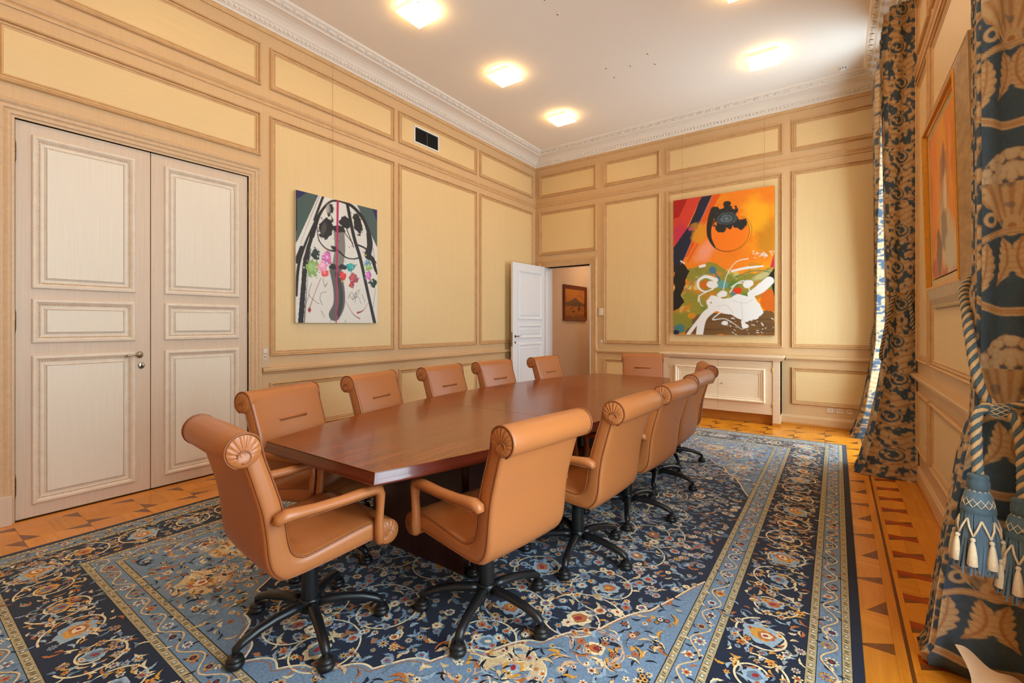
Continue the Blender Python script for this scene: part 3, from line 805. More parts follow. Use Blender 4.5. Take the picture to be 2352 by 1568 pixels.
def dense(pts, m=4):
    P = [Vector((0, *p)) for p in pts]; out = []
    for i in range(len(P)-1):
        a = P[max(i-1,0)]; b = P[i]; c = P[i+1]; d = P[min(i+2,len(P)-1)]
        for j in range(m):
            t = j/m
            out.append(0.5*((2*b)+(c-a)*t+(2*a-5*b+4*c-d)*t*t+(-a+3*b-3*c+d)*t**3))
    out.append(P[-1]); return [(p.y, p.z) for p in out]
Fd, Rd = dense(FC_), dense(RC_)
def chair_meshes():
    D = {}
    # seat and back: one padded slab with rounded sides
    sec = []                                    # (x, t): t 0 = front face, 1 = rear face
    nx_ = 8
    for i in range(nx_+1): sec.append((-0.232+0.464*i/nx_, 0.0))
    sec += [(0.246,0.05),(0.253,0.16),(0.2555,0.35),(0.2555,0.65),(0.253,0.84),(0.246,0.95)]
    for i in range(nx_+1): sec.append((0.232-0.464*i/nx_, 1.0))
    sec += [(-0.246,0.95),(-0.253,0.84),(-0.2555,0.65),(-0.2555,0.35),(-0.253,0.16),(-0.246,0.05)]
    k = MB(); P = []; m = len(sec)
    for i, (f, r) in enumerate(zip(Fd, Rd)):
        wv = 1.0 - 0.03*math.sin(math.pi*i/(len(Fd)-1))
        for (x, t) in sec:
            tt = t
            crown = (1-(x/0.232)**2) if abs(x) <= 0.2321 else 0
            if t == 0.0: tt = 0.02-0.16*crown*math.sin(math.pi*min(1, max(0, i/(len(Fd)-1))))+0.0
            if t == 1.0: tt = 1.0+0.05*crown
            P.append((x*wv, f[0]+(r[0]-f[0])*tt, f[1]+(r[1]-f[1])*tt))
    F = []
    for i in range(len(Fd)-1):
        for q in range(m): F.append((i*m+q, i*m+(q+1)%m, (i+1)*m+(q+1)%m, (i+1)*m+q))
    F += [tuple(range(m-1,-1,-1)), tuple(range((len(Fd)-1)*m, len(Fd)*m))]
    k.add(P, F); D['seat_shell'] = k.mesh('seat_shell', LEATHER, True)
    # rolls at the top of the back and the front of the seat
    def roll(cy, cz, r, n=24):
        k = MB(); prof = [(r*0.80,-0.256),(r*0.97,-0.252),(r,-0.244),(r*1.01,-0.12),(r*1.02,0),(r*1.01,0.12),(r,0.244),(r*0.97,0.252),(r*0.80,0.256)]
        k.lathe(prof, n, lambda p: (p[2], cy+p[0], cz+p[1])); return k
    D['head_roll'] = roll(-0.350, 0.906, 0.062).mesh('head_roll', LEATHER, True)
    D['front_roll'] = roll(0.236, 0.425, 0.054).mesh('front_roll', LEATHER, True)
    # pleated fan closing each end of a roll, with its curled piping
    def fan(cy, cz, r, sx, cc):
        k = MB(); P = []; n = 56
        rings = (0.18, 0.45, 0.75, 0.93)
        for j, q in enumerate(rings):
            for i in range(n):
                a = 2*math.pi*i/n
                ridge = 0.5+0.5*math.cos(a*15)
                am = max(0.0, min(1.0, (math.sin(a-0.35)+0.75)*1.3))          # pleats fan over the top of the roll
                ridge = 1-am*(1-ridge)
                h = (0.010, 0.011, 0.009, 0.003)[j]*(0.35+0.65*ridge**0.5)
                y = cc[0]+(cy-cc[0])*q+math.cos(a)*r*q; z = cc[1]+(cz-cc[1])*q+math.sin(a)*r*q
                P.append((sx*(0.2545+h), y, z))
        F = []
        for j in range(3):
            for i in range(n): F.append((j*n+i, j*n+(i+1)%n, (j+1)*n+(i+1)%n, (j+1)*n+i))
        F.append(tuple(range(n)))
        k.add(P, F); return k
    for sx, nm in ((-1,'a'),(1,'b')):
        D['fan_top'+nm] = fan(-0.350, 0.906, 0.060, sx, (-0.352, 0.890)).mesh('pleated_end', LEATHER, True)
        D['fan_front'+nm] = fan(0.236, 0.425, 0.052, sx, (0.234, 0.415)).mesh('pleated_end', LEATHER, True)
        # piping: rim of the roll, then down the back and along the seat
        X = sx*0.2555
        k = MB()
        wv = [1.0-0.03*math.sin(math.pi*i/(len(Fd)-1)) for i in range(len(Fd))]
        inn = [(X*wv[i]*0.985, Fd[i][0]+(Rd[i][0]-Fd[i][0])*0.075, Fd[i][1]+(Rd[i][1]-Fd[i][1])*0.075) for i in range(12, len(Fd)-3)]
        k.tube(inn[::-1] + [(X, -0.350+0.0615*math.cos(a), 0.906+0.0615*math.sin(a)) for a in np.linspace(0.55, math.pi+1.25, 18)], 0.0036, 6)
        D['pipe_in'+nm] = k.mesh('piping', PIPING, True)
        k = MB()
        curl = [(X+sx*0.008, -0.352+0.022*math.cos(a), 0.886+0.022*math.sin(a)) for a in np.linspace(-1.9, math.pi-0.2, 16)]
        low = [(X*wv[i]*0.99, Rd[i][0]+(Fd[i][0]-Rd[i][0])*0.14, Rd[i][1]+(Fd[i][1]-Rd[i][1])*0.14) for i in range(11, len(Fd)-2)]
        k.tube(curl + [(X, -0.366, 0.86)] + low, 0.0036, 6)
        D['pipe_out'+nm] = k.mesh('piping', PIPING, True)
        k = MB(); k.tube([(X+sx*0.006, 0.236+0.020*math.cos(a), 0.414+0.020*math.sin(a)) for a in np.linspace(-0.5, 4.0, 14)], 0.003, 6)
        D['pipe_fr'+nm] = k.mesh('piping', PIPING, True)
        # arm: round end at the back, flattens and turns down into the post
        XA = sx*0.272
        path = [(XA,-0.252,0.618),(XA,-0.242,0.634),(XA,-0.215,0.642),(XA,-0.17,0.640),(XA,-0.10,0.637),(XA,0.0,0.636),(XA,0.10,0.640),(XA,0.150,0.642),(XA,0.174,0.634),(XA,0.183,0.612),(XA,0.182,0.56),(XA,0.176,0.50),(XA,0.176,0.45),(XA-sx*0.004,0.180,0.412),(XA-sx*0.008,0.180,0.400)]
        rad = [0.016,0.026,0.030,0.027,0.024,0.024,0.025,0.027,0.027,0.024,0.020,0.021,0.024,0.024,0.016]
        k = MB(); k.tube([tuple(v) for v in path], rad, 12, flat=0.82); D['arm'+nm] = k.mesh('armrest', LEATHER, True)
        k = MB(); k.tube([(XA+sx*0.024, -0.225,0.622),(XA+sx*0.0235,-0.10,0.622),(XA+sx*0.0225,0.10,0.624),(XA+sx*0.023,0.150,0.625)], 0.0015, 5); D['arm_seam'+nm] = k.mesh('stitched_seam', PIPING, True)
    # pull slot across the back
    k = MB(); yy, zz = -0.2440, 0.797
    k.tube([(-0.104,yy-0.006,zz),(-0.096,yy+0.002,zz),(0.096,yy+0.002,zz),(0.104,yy-0.006,zz)], [0.005,0.0085,0.0085,0.005], 8, flat=0.9)
    D['slot'] = k.mesh('back_welt', LEATHER, True)
    k = MB(); k.tube([(-0.104,yy-0.002,zz-0.0105),(-0.096,yy+0.0052,zz-0.0105),(0.096,yy+0.0052,zz-0.0105),(0.104,yy-0.002,zz-0.0105)], 0.0036, 6); D['slot_seam'] = k.mesh('stitched_seam', PIPING, True)
    # column, hub, star base
    k = MB(); k.lathe([(0.060,0.380),(0.060,0.356),(0.036,0.350),(0.030,0.346),(0.030,0.268),(0.034,0.266),(0.035,0.200),(0.036,0.120)], 20); D['column'] = k.mesh('gas_column', BLACKM, True); D['column'].set_sharp_from_angle(angle=0.7)
    k = MB(); k.lathe([(0.030,0.072),(0.042,0.078),(0.046,0.10),(0.046,0.126),(0.042,0.132),(0.030,0.133)], 20); D['hub'] = k.mesh('hub', BLACKM, True); D['hub'].set_sharp_from_angle(angle=0.7)
    k = MB(); k.tube([(0.03,0,0.106),(0.08,0,0.110),(0.15,0,0.108),(0.22,0,0.098),(0.28,0,0.080),(0.302,0,0.066),(0.306,0,0.052)], [0.026,0.024,0.022,0.0205,0.020,0.018,0.012], 12, flat=0.85); D['leg'] = k.mesh('leg', BLACKM, True)
    k = MB()
    k.lathe([(0.010,0.062),(0.012,0.046),(0.026,0.042),(0.031,0.034),(0.029,0.028),(0.034,0.024),(0.036,0.014),(0.032,0.004),(0.022,0.0)], 16, lambda p: (0.305+p[0], p[1], p[2])); D['caster'] = k.mesh('caster', BLACKP, True); D['caster'].set_sharp_from_angle(angle=0.9)
    return D
CH = chair_meshes()
def chair(x, y, th, base, label, z=RUGZ):
    t = thing('conference_chair', label, 'chair', (x, y, z), math.radians(th), 'tan leather swivel chairs round the table')
    DZ = (0, 0, -0.0125)
    shell = place(CH['seat_shell'], 'seat_shell', t, loc=DZ)
    place(CH['slot'], 'back_welt', shell); place(CH['slot_seam'], 'stitched_seam', shell)
    hr = place(CH['head_roll'], 'head_roll', t, loc=DZ); fr = place(CH['front_roll'], 'front_roll', t, loc=DZ)
    for nm in 'ab':
        place(CH['fan_top'+nm], 'pleated_end', hr); place(CH['fan_front'+nm], 'pleated_end', fr)
        place(CH['pipe_in'+nm], 'piping', shell); place(CH['pipe_out'+nm], 'piping', shell); place(CH['pipe_fr'+nm], 'piping', fr)
        ar = place(CH['arm'+nm], 'armrest', t, loc=DZ); place(CH['arm_seam'+nm], 'stitched_seam', ar)
    place(CH['column'], 'gas_column', t); place(CH['hub'], 'hub', t)
    for i in range(5):
        lg = place(CH['leg'], 'leg', t, rot=(0, 0, math.radians(base-th+72*i)))
        place(CH['caster'], 'caster', lg)
for c in [
 (-1.902, 1.137,  -6, -92, 'tan leather swivel chair at the near end of the table, nearest the double door'),
 (-1.334, 1.680,  82, -74, 'tan leather swivel chair nearest the camera on the window side of the table'),
 (-1.240, 2.420,  87, -76, 'second tan leather swivel chair from the camera on the window side of the table'),
 (-1.215, 3.140,  86, -69, 'middle tan leather swivel chair of the five on the window side'),
 (-1.245, 3.870,  89, -76, 'fourth tan leather swivel chair from the camera on the window side of the table'),
 (-1.360, 4.620, 111, -57, 'tan leather swivel chair turned askew, farthest of the five on the window side'),
 (-2.440, 1.555, -76, -60, 'tan leather swivel chair half hidden behind the chair at the near end of the table'),
 (-2.640, 2.365, -78, -50, 'second tan leather swivel chair from the double door, below the black and white painting'),
 (-2.640, 3.100, -87, -66, 'middle tan leather swivel chair of the five on the door side of the table'),
 (-2.585, 3.770, -94, -58, 'tan leather swivel chair in front of the open white door'),
 (-2.500, 4.660, -93, -70, 'tan leather swivel chair in front of the doorway and its small picture'),
 (-1.940, 5.520, -160, -70, 'tan leather swivel chair alone at the far end of the table, facing the camera')]:
    chair(*c)
# ================================================================== PERSIAN RUG
RUGM = painted('wool_pile', rough=0.95, spec=0.1, sheen=0.3, bump=0.35, bscale=260, var=0.22, vscale=90)
rx0, rx1, ry0, ry1 = RUG
RCX, RCY = (rx0+rx1)/2, (ry0+ry1)/2
rug = thing('persian_rug', 'large navy and light blue Persian rug under the table', 'rug', (RCX, RCY, 0))
K = {n: np.array(lin(c)) for n, c in dict(navy=(24,32,54), blue=(112,136,162), sky=(150,172,190), beige=(196,172,128), olive=(172,156,116), cream=(226,208,168),
     gold=(206,150,62), rust=(176,104,54), red=(150,36,44), white=(228,222,208), ink=(22,24,34), grey=(150,158,160), slate=(104,124,142), pink=(206,170,140), sand=(210,184,140)).items()}
HWX, HLY = (rx1-rx0)/2, (ry1-ry0)/2
BZ = 0.0100
def nest(k, d, z, col):
    a, b = HWX-d, HLY-d
    k.add([(-a,-b,z),(a,-b,z),(a,b,z),(-a,b,z)], [(0,1,2,3)], tuple(K[col]))
k = MB()
k.add([(-HWX,-HLY,0.0005),(HWX,-HLY,0.0005),(HWX,HLY,0.0005),(-HWX,HLY,0.0005),(-HWX,-HLY,BZ),(HWX,-HLY,BZ),(HWX,HLY,BZ),(-HWX,HLY,BZ)],
      [(0,3,2,1),(4,5,6,7),(0,1,5,4),(1,2,6,5),(2,3,7,6),(3,0,4,7)], tuple(K['navy']))
k.obj('rug_body', RUGM, rug)
BANDS = [(0.036,'ink'),(0.040,'olive'),(0.070,'ink'),(0.073,'blue'),(0.153,'ink'),(0.156,'olive'),(0.188,'ink'),(0.192,'navy'),(0.488,'ink'),(0.491,'olive'),(0.522,'ink'),(0.525,'blue'),(0.612,'ink'),(0.615,'olive'),(0.643,'ink'),(0.647,'blue')]
z = BZ
for (d, c) in BANDS:
    z += 0.00012
    k = MB(); nest(k, d, z, c); k.obj('rug_band', RUGM, rug, recalc=False)
FZ = z
FX, FYy = HWX-0.647, HLY-0.647
# navy ground between the four light blue corners, scalloped edge
_u = [0, 0.25, 0.495, 0.745, 1.055, 1.28, FX]; _v = [2.36, 2.26, 2.05, 1.775, 1.41, 0.98, 0.70]
def bound(u): return float(np.interp(abs(u), _u, _v))
edge = []
N = 160
for i in range(N+1):
    u = FX*(1-i/N); s_ = i/N*9*math.pi
    edge.append((u, min(FYy-0.01, bound(u)-0.045*abs(math.sin(s_))+0.02)))
poly = [(x,-y) for x, y in edge] + [(-x,-y) for x, y in edge[::-1]][1:] + [(-x,y) for x, y in edge] + [(x,y) for x, y in edge[::-1]][1:]
k = MB(); kk = FZ+0.00015
k.add([(0,0,kk)]+[(x,y,kk) for x, y in poly], [(0,i+1,(i+1)%len(poly)+1) for i in range(len(poly))], tuple(K['navy']))
k.obj('field_ground', RUGM, rug, recalc=False)

# ---- woven figures: coloured polygons, built into big arrays
RV, RF, RC = [], [], []
def rpoly(x, y, z, col):
    """fan polygon round its mean"""
    n = len(x); b = len(RV); z = z+random.random()*0.00016
    RV.append((float(np.mean(x)), float(np.mean(y)), z)); RC.append(K[col])
    for i in range(n): RV.append((float(x[i]), float(y[i]), z)); RC.append(K[col])
    for i in range(n): RF.append((b, b+1+i, b+1+(i+1) % n))
def ribbon(P, w, z, col):
    P = np.asarray(P, float); t = np.gradient(P, axis=0); t /= np.maximum(np.linalg.norm(t, axis=1, keepdims=True), 1e-9)
    nrm = np.stack([-t[:,1], t[:,0]], 1); w = np.broadcast_to(np.asarray(w, float), (len(P),))[:, None]
    A, B_ = P+nrm*w/2, P-nrm*w/2; b = len(RV); z = z+random.random()*0.00016
    for i in range(len(P)):
        RV.append((A[i,0],A[i,1],z)); RV.append((B_[i,0],B_[i,1],z)); RC.append(K[col]); RC.append(K[col])
    for i in range(len(P)-1): RF.append((b+2*i, b+2*i+1, b+2*i+3, b+2*i+2))
Z1, Z2, Z3, Z4, Z5 = [FZ+0.0004+0.00022*i for i in range(5)]
def petals(cx, cy, r, n, rot, depth, m=6):
    a = np.linspace(0, 2*np.pi, n*m, endpoint=False)
    rr = r*(1-depth+depth*np.abs(np.cos(a*n/2)))
    return cx+rr*np.cos(a+rot), cy+rr*np.sin(a+rot)
def rosette(cx, cy, r, c1, c2, c3, z=None):
    z = z or Z3; rot = random.random()*6; n = random.choice((5,6,8,9,11))
    rpoly(*petals(cx, cy, r*1.08, n, rot, random.uniform(.40,.62), 4), z, c1)
    rpoly(*petals(cx, cy, r*0.62, n, rot, 0.25, 4), z+0.0002, c2)
    rpoly(*petals(cx, cy, r*0.28, 5, rot, 0.1, 2), z+0.0004, c3)
def leafp(cx, cy, L, w, ang, col, z=None, serr=0.0, bend=0.15):
    z = z or Z2; n = 9
    t = np.linspace(0, 1, n); e = np.sin(np.pi*t**0.8)*w/2
    if serr: e = e*(1-serr*(np.arange(n) % 2))
    X = np.concatenate([t*L, t[::-1][1:-1]*L]); Y = np.concatenate([e, -e[::-1][1:-1]]) + 0
    Y = Y + bend*L*np.sin(np.pi*X/L)
    c, s_ = math.cos(ang), math.sin(ang)
    rpoly(cx+X*c-Y*s_, cy+X*s_+Y*c, z, col)
def palmette(cx, cy, r, ang, c1, c2, c3, z=None):
    z = z or Z3
    c, s_ = math.cos(ang), math.sin(ang)
    def tr(X, Y): return cx+X*c-Y*s_, cy+X*s_+Y*c
    a = np.linspace(-2.5, 2.5, 28); rr = r*(0.80+0.20*np.abs(np.cos(a*4)))*(1.0-0.10*np.abs(a))
    rpoly(*tr(rr*np.cos(a)*1.15, rr*np.sin(a)), z, c1)
    a = np.linspace(-2.3, 2.3, 18); rr = 0.62*r*(0.85+0.15*np.abs(np.cos(a*3)))*(1.0-0.10*np.abs(a))
    rpoly(*tr(rr*np.cos(a)*1.2+r*0.04, rr*np.sin(a)), z+0.0002, c2)
    a = np.linspace(0, 2*np.pi, 9)[:-1]; rpoly(*tr(r*0.30*np.cos(a)+r*0.05, r*0.2*np.sin(a)), z+0.0004, c3)
def spiral(cx, cy, r, turns, a0, sgn, w, col, z=None):
    z = z or Z2
    t = np.linspace(0, 1, int(26*turns)+6); rad = r*(0.32+0.68*t); a = a0+sgn*2*np.pi*turns*t
    P = np.stack([cx+rad*np.cos(a), cy+rad*np.sin(a)], 1); ribbon(P, w, z, col); return P
VIEW_C, VIEW_S = math.cos(0.6162), math.sin(0.6162)
def in_field(x, y): return abs(x) < FX-0.02 and abs(y) < FYy-0.02
def is_navy(x, y): return in_field(x, y) and abs(y) < bound(x)-0.02
def scatter(x0, x1, y0, y1, step, fn):
    nx, ny = int((x1-x0)/step), int((y1-y0)/step)
    for i in range(nx):
        for j in range(ny):
            fn(x0+(i+0.5+random.uniform(-.38,.38))*step, y0+(j+0.5+random.uniform(-.38,.38))*step)
# scrolling vines on the navy ground
def along(P, every, fn):
    d = 0.0
    for i in range(1, len(P)):
        d += math.hypot(P[i,0]-P[i-1,0], P[i,1]-P[i-1,1])
        if d > every:
            d = 0.0; fn(P[i,0], P[i,1], math.atan2(P[i,1]-P[i-1,1], P[i,0]-P[i-1,0]))
def vine_leaf(cols):
    def f(x, y, a):
        sd = random.choice((-1, 1))
        leafp(x, y, random.uniform(.03,.065), random.uniform(.010,.018), a+sd*random.uniform(.5,1.3), random.choice(cols), Z2, 0.3)
        if random.random() < 0.45: rosette(x+0.03*math.cos(a-sd), y+0.03*math.sin(a-sd), random.uniform(.012,.02), random.choice(('cream','sky','gold')), random.choice(('rust','slate','gold')), 'red', Z3)
    return f
def nv(x, y):
    if not is_navy(x, y): return
    P = spiral(x, y, random.uniform(.17,.23), random.uniform(1.1,1.6), random.random()*6, random.choice((-1,1)), 0.0075, 'cream')
    along(P, 0.075, vine_leaf(('sky','cream','rust','grey','gold')))
    palmette(x, y, random.uniform(.045,.065), random.random()*6, random.choice(('cream','sky','rust')), random.choice(('gold','rust','slate')), random.choice(('red','cream','gold')))
scatter(-FX, FX, -FYy, FYy, 0.36, nv)
def fill_navy(x, y):
    if not is_navy(x, y): return
    q = random.random()
    if q < 0.20: rosette(x, y, random.uniform(.012,.026), random.choice(('sky','sand','grey','blue')), random.choice(('gold','rust','slate','white')), random.choice(('red','navy','gold')))
    elif q < 0.36: palmette(x, y, random.uniform(.018,.036), random.random()*6, random.choice(('sky','blue','grey','cream')), random.choice(('rust','slate','cream')), 'red')
    elif q < 0.95: leafp(x, y, random.uniform(.04,.090), random.uniform(.014,.028), random.random()*6.3, random.choice(('slate','sky','blue','blue','rust','sand','grey','slate')), Z2, 0.45, random.choice((-.2,.2)))
scatter(-FX, FX, -FYy, FYy, 0.043, fill_navy)
# light corners: cream outline, blue cartouches
for sx in (-1, 1):
    for sy in (-1, 1):
        E_ = np.array([(sx*x, sy*y) for x, y in edge]); ribbon(E_, 0.009, Z3, 'cream'); ribbon(E_*np.array([1,1]) + np.array([0, sy*0.02]), 0.004, Z3, 'rust')
def is_corner(x, y, m=0.05): return in_field(x, y) and abs(y) > bound(x)+m and abs(x) < FX-m+0.03 and abs(y) < FYy-m+0.03
def cart(x, y):
    if not is_corner(x, y, 0.17): return
    r = random.uniform(.10,.14); a = random.random()*6
    px, py = petals(x, y, r, 4, a, 0.18, 8); rpoly(px, py, Z1, random.choice(('sky','slate','blue','sand')))
    P = np.stack([np.append(px, px[0]), np.append(py, py[0])], 1); ribbon(P, 0.006, Z2, random.choice(('pink','cream','ink')))
    palmette(x, y, r*0.42, a, random.choice(('gold','rust','cream')), random.choice(('sky','cream','rust')), 'red')
    along(spiral(x, y, r*1.25, 0.9, a, 1, 0.006, 'pink', Z2), 0.07, vine_leaf(('gold','rust','navy','cream')))
scatter(-FX, FX, -FYy, FYy, 0.27, cart)
def fill_corner(x, y):
    if not is_corner(x, y): return
    q = random.random()
    if q < 0.26: rosette(x, y, random.uniform(.010,.022), random.choice(('cream','navy','sand','rust','white')), random.choice(('rust','cream','gold')), random.choice(('red','navy')), Z4)
    elif q < 0.85: leafp(x, y, random.uniform(.035,.09), random.uniform(.012,.028), random.random()*6.3, random.choice(('navy','gold','sand','cream','slate','sand','sky','slate','pink','rust')), Z4, 0.4, random.choice((-.25,.25)))
    else: leafp(x, y, 0.05, 0.01, random.random()*6.3, 'ink', Z4)
scatter(-FX, FX, -FYy, FYy, 0.038, fill_corner)
# borders: run(side) gives points along a band at inset d
def side_pts(s, d, off=0.0):
    """side s: 0 right, 1 left, 2 far, 3 near -> (length, map(t, o) )"""
    a, b = HWX-d, HLY-d
    if s == 0: return 2*b, lambda t, o: (a-o, -b+t)
    if s == 1: return 2*b, lambda t, o: (-a+o, b-t)
    if s == 2: return 2*a, lambda t, o: (a-t, b-o)
    return 2*a, lambda t, o: (-a+t, -b+o)
for s in range(4):
    # guard stripes: dashes and small rosettes
    for d, w in ((0.040,0.030),(0.156,0.032),(0.491,0.031),(0.615,0.028)):
        L, T = side_pts(s, d); t = 0.03
        i = 0
        while t < L-0.03:
            cx, cy = T(t, w/2)
            if i % 2 == 0:
                px, py = petals(cx, cy, 0.0095, 4, 0.785, 0.3, 4); rpoly(px, py, Z2, 'slate'); rpoly(*petals(cx, cy, 0.006, 4, 0.785, 0.2, 3), Z3, 'cream')
            else:
                for dt in (-0.007, 0.007):
                    A = T(t+dt-0.003, w*0.25); B_ = T(t+dt+0.003, w*0.75); ribbon([A, B_], 0.0030, Z2, 'ink')
            for sg in (-1, 1):
                A = T(t+0.019, w*0.2); B_ = T(t+0.024, w*0.8)
            ribbon([A, B_], 0.008, Z2, 'sand')
            t += 0.040; i += 1
    # blue stripes: waving vine with blossoms
    for d, w in ((0.073,0.080),(0.525,0.087)):
        L, T = side_pts(s, d); n = int(L/0.012)
        P = np.array([T(L*i/n, w/2+w*0.34*math.sin(i*0.012/0.105*math.pi)) for i in range(n+1)]); ribbon(P, 0.0075, Z2, 'sand')
        t = 0.05; i = 0
        while t < L-0.05:
            cx, cy = T(t, w/2+w*0.10*(1 if i % 2 else -1))
            rosette(cx, cy, random.uniform(.018,.026), random.choice(('cream','grey','gold','white')), random.choice(('rust','slate','navy')), 'red')
            for q in range(7):
                lx, ly = T(t+random.uniform(-.045,.045), random.uniform(.12,.88)*w); leafp(lx, ly, random.uniform(.022,.04), .012, random.random()*6.3, random.choice(('navy','cream','rust','slate','ink')), Z2, 0.3)
            t += 0.105; i += 1
    # main border: big scrolls on navy
    d, w = 0.192, 0.296
    L, T = side_pts(s, d); t = 0.22; i = 0; pitch = 0.27
    while t < L-0.16:
        cx, cy = T(t, w/2)
        P = spiral(cx, cy, 0.128, 1.25, (0.3 if i % 2 else 3.4)+s, (1 if i % 2 else -1), 0.0085, 'cream')
        along(P, 0.06, vine_leaf(('sky','cream','rust','gold','grey')))
        if i % 3 == 0: palmette(cx, cy, 0.085, random.random()*6, 'sky', 'gold', 'cream', Z3); palmette(cx, cy, 0.04, random.random()*6, 'rust', 'cream', 'red', Z5)
        else: palmette(cx, cy, 0.05, random.random()*6, random.choice(('gold','cream','sky')), random.choice(('rust','slate')), 'red', Z3)
        t += pitch; i += 1
    n = int(L/0.036)
    for i in range(n):
        for j in range(8):
            cx, cy = T((i+random.random())*0.036, w*(0.05+0.90*(j+random.random())/8))
            q = random.random()
            if q < 0.66: leafp(cx, cy, random.uniform(.03,.07), random.uniform(.012,.02), random.random()*6.3, random.choice(('sky','gold','cream','rust','slate','blue','sand','grey')), Z2, 0.45, random.choice((-.2,.2)))
            elif q < 0.80: rosette(cx, cy, random.uniform(.012,.022), random.choice(('cream','sky','gold')), random.choice(('rust','slate','gold')), 'red')
me = bpy.data.meshes.new('woven_figures')
me.from_pydata(RV, [], RF)
at = me.color_attributes.new('Col', 'FLOAT_COLOR', 'POINT')
arr = np.ones((len(RV), 4), dtype=np.float32); arr[:, :3] = np.array(RC, dtype=np.float32); at.data.foreach_set('color', arr.ravel())
me.materials.append(RUGM)
o = bpy.data.objects.new('woven_figures', me); C.objects.link(o); o.parent = rug; o['kind'] = 'stuff'
# white fringe at both ends
FR = plain('cotton_fringe', (232,228,214), 0.9, spec=0.1)
for sy in (-1, 1):
    k = MB()
    for i in range(480):
        x = -HWX+0.02+(2*HWX-0.04)*i/479; w = random.uniform(-.006,.006)
        k.tube([(x, sy*(HLY-0.004), 0.008), (x+w*0.5, sy*(HLY+0.015), 0.004), (x+w, sy*(HLY+random.uniform(.028,.04)), 0.002)], 0.0022, 4)
    o = k.obj('fringe', FR, rug, recalc=False); o['kind'] = 'stuff'
print('rug tris', len(RF))
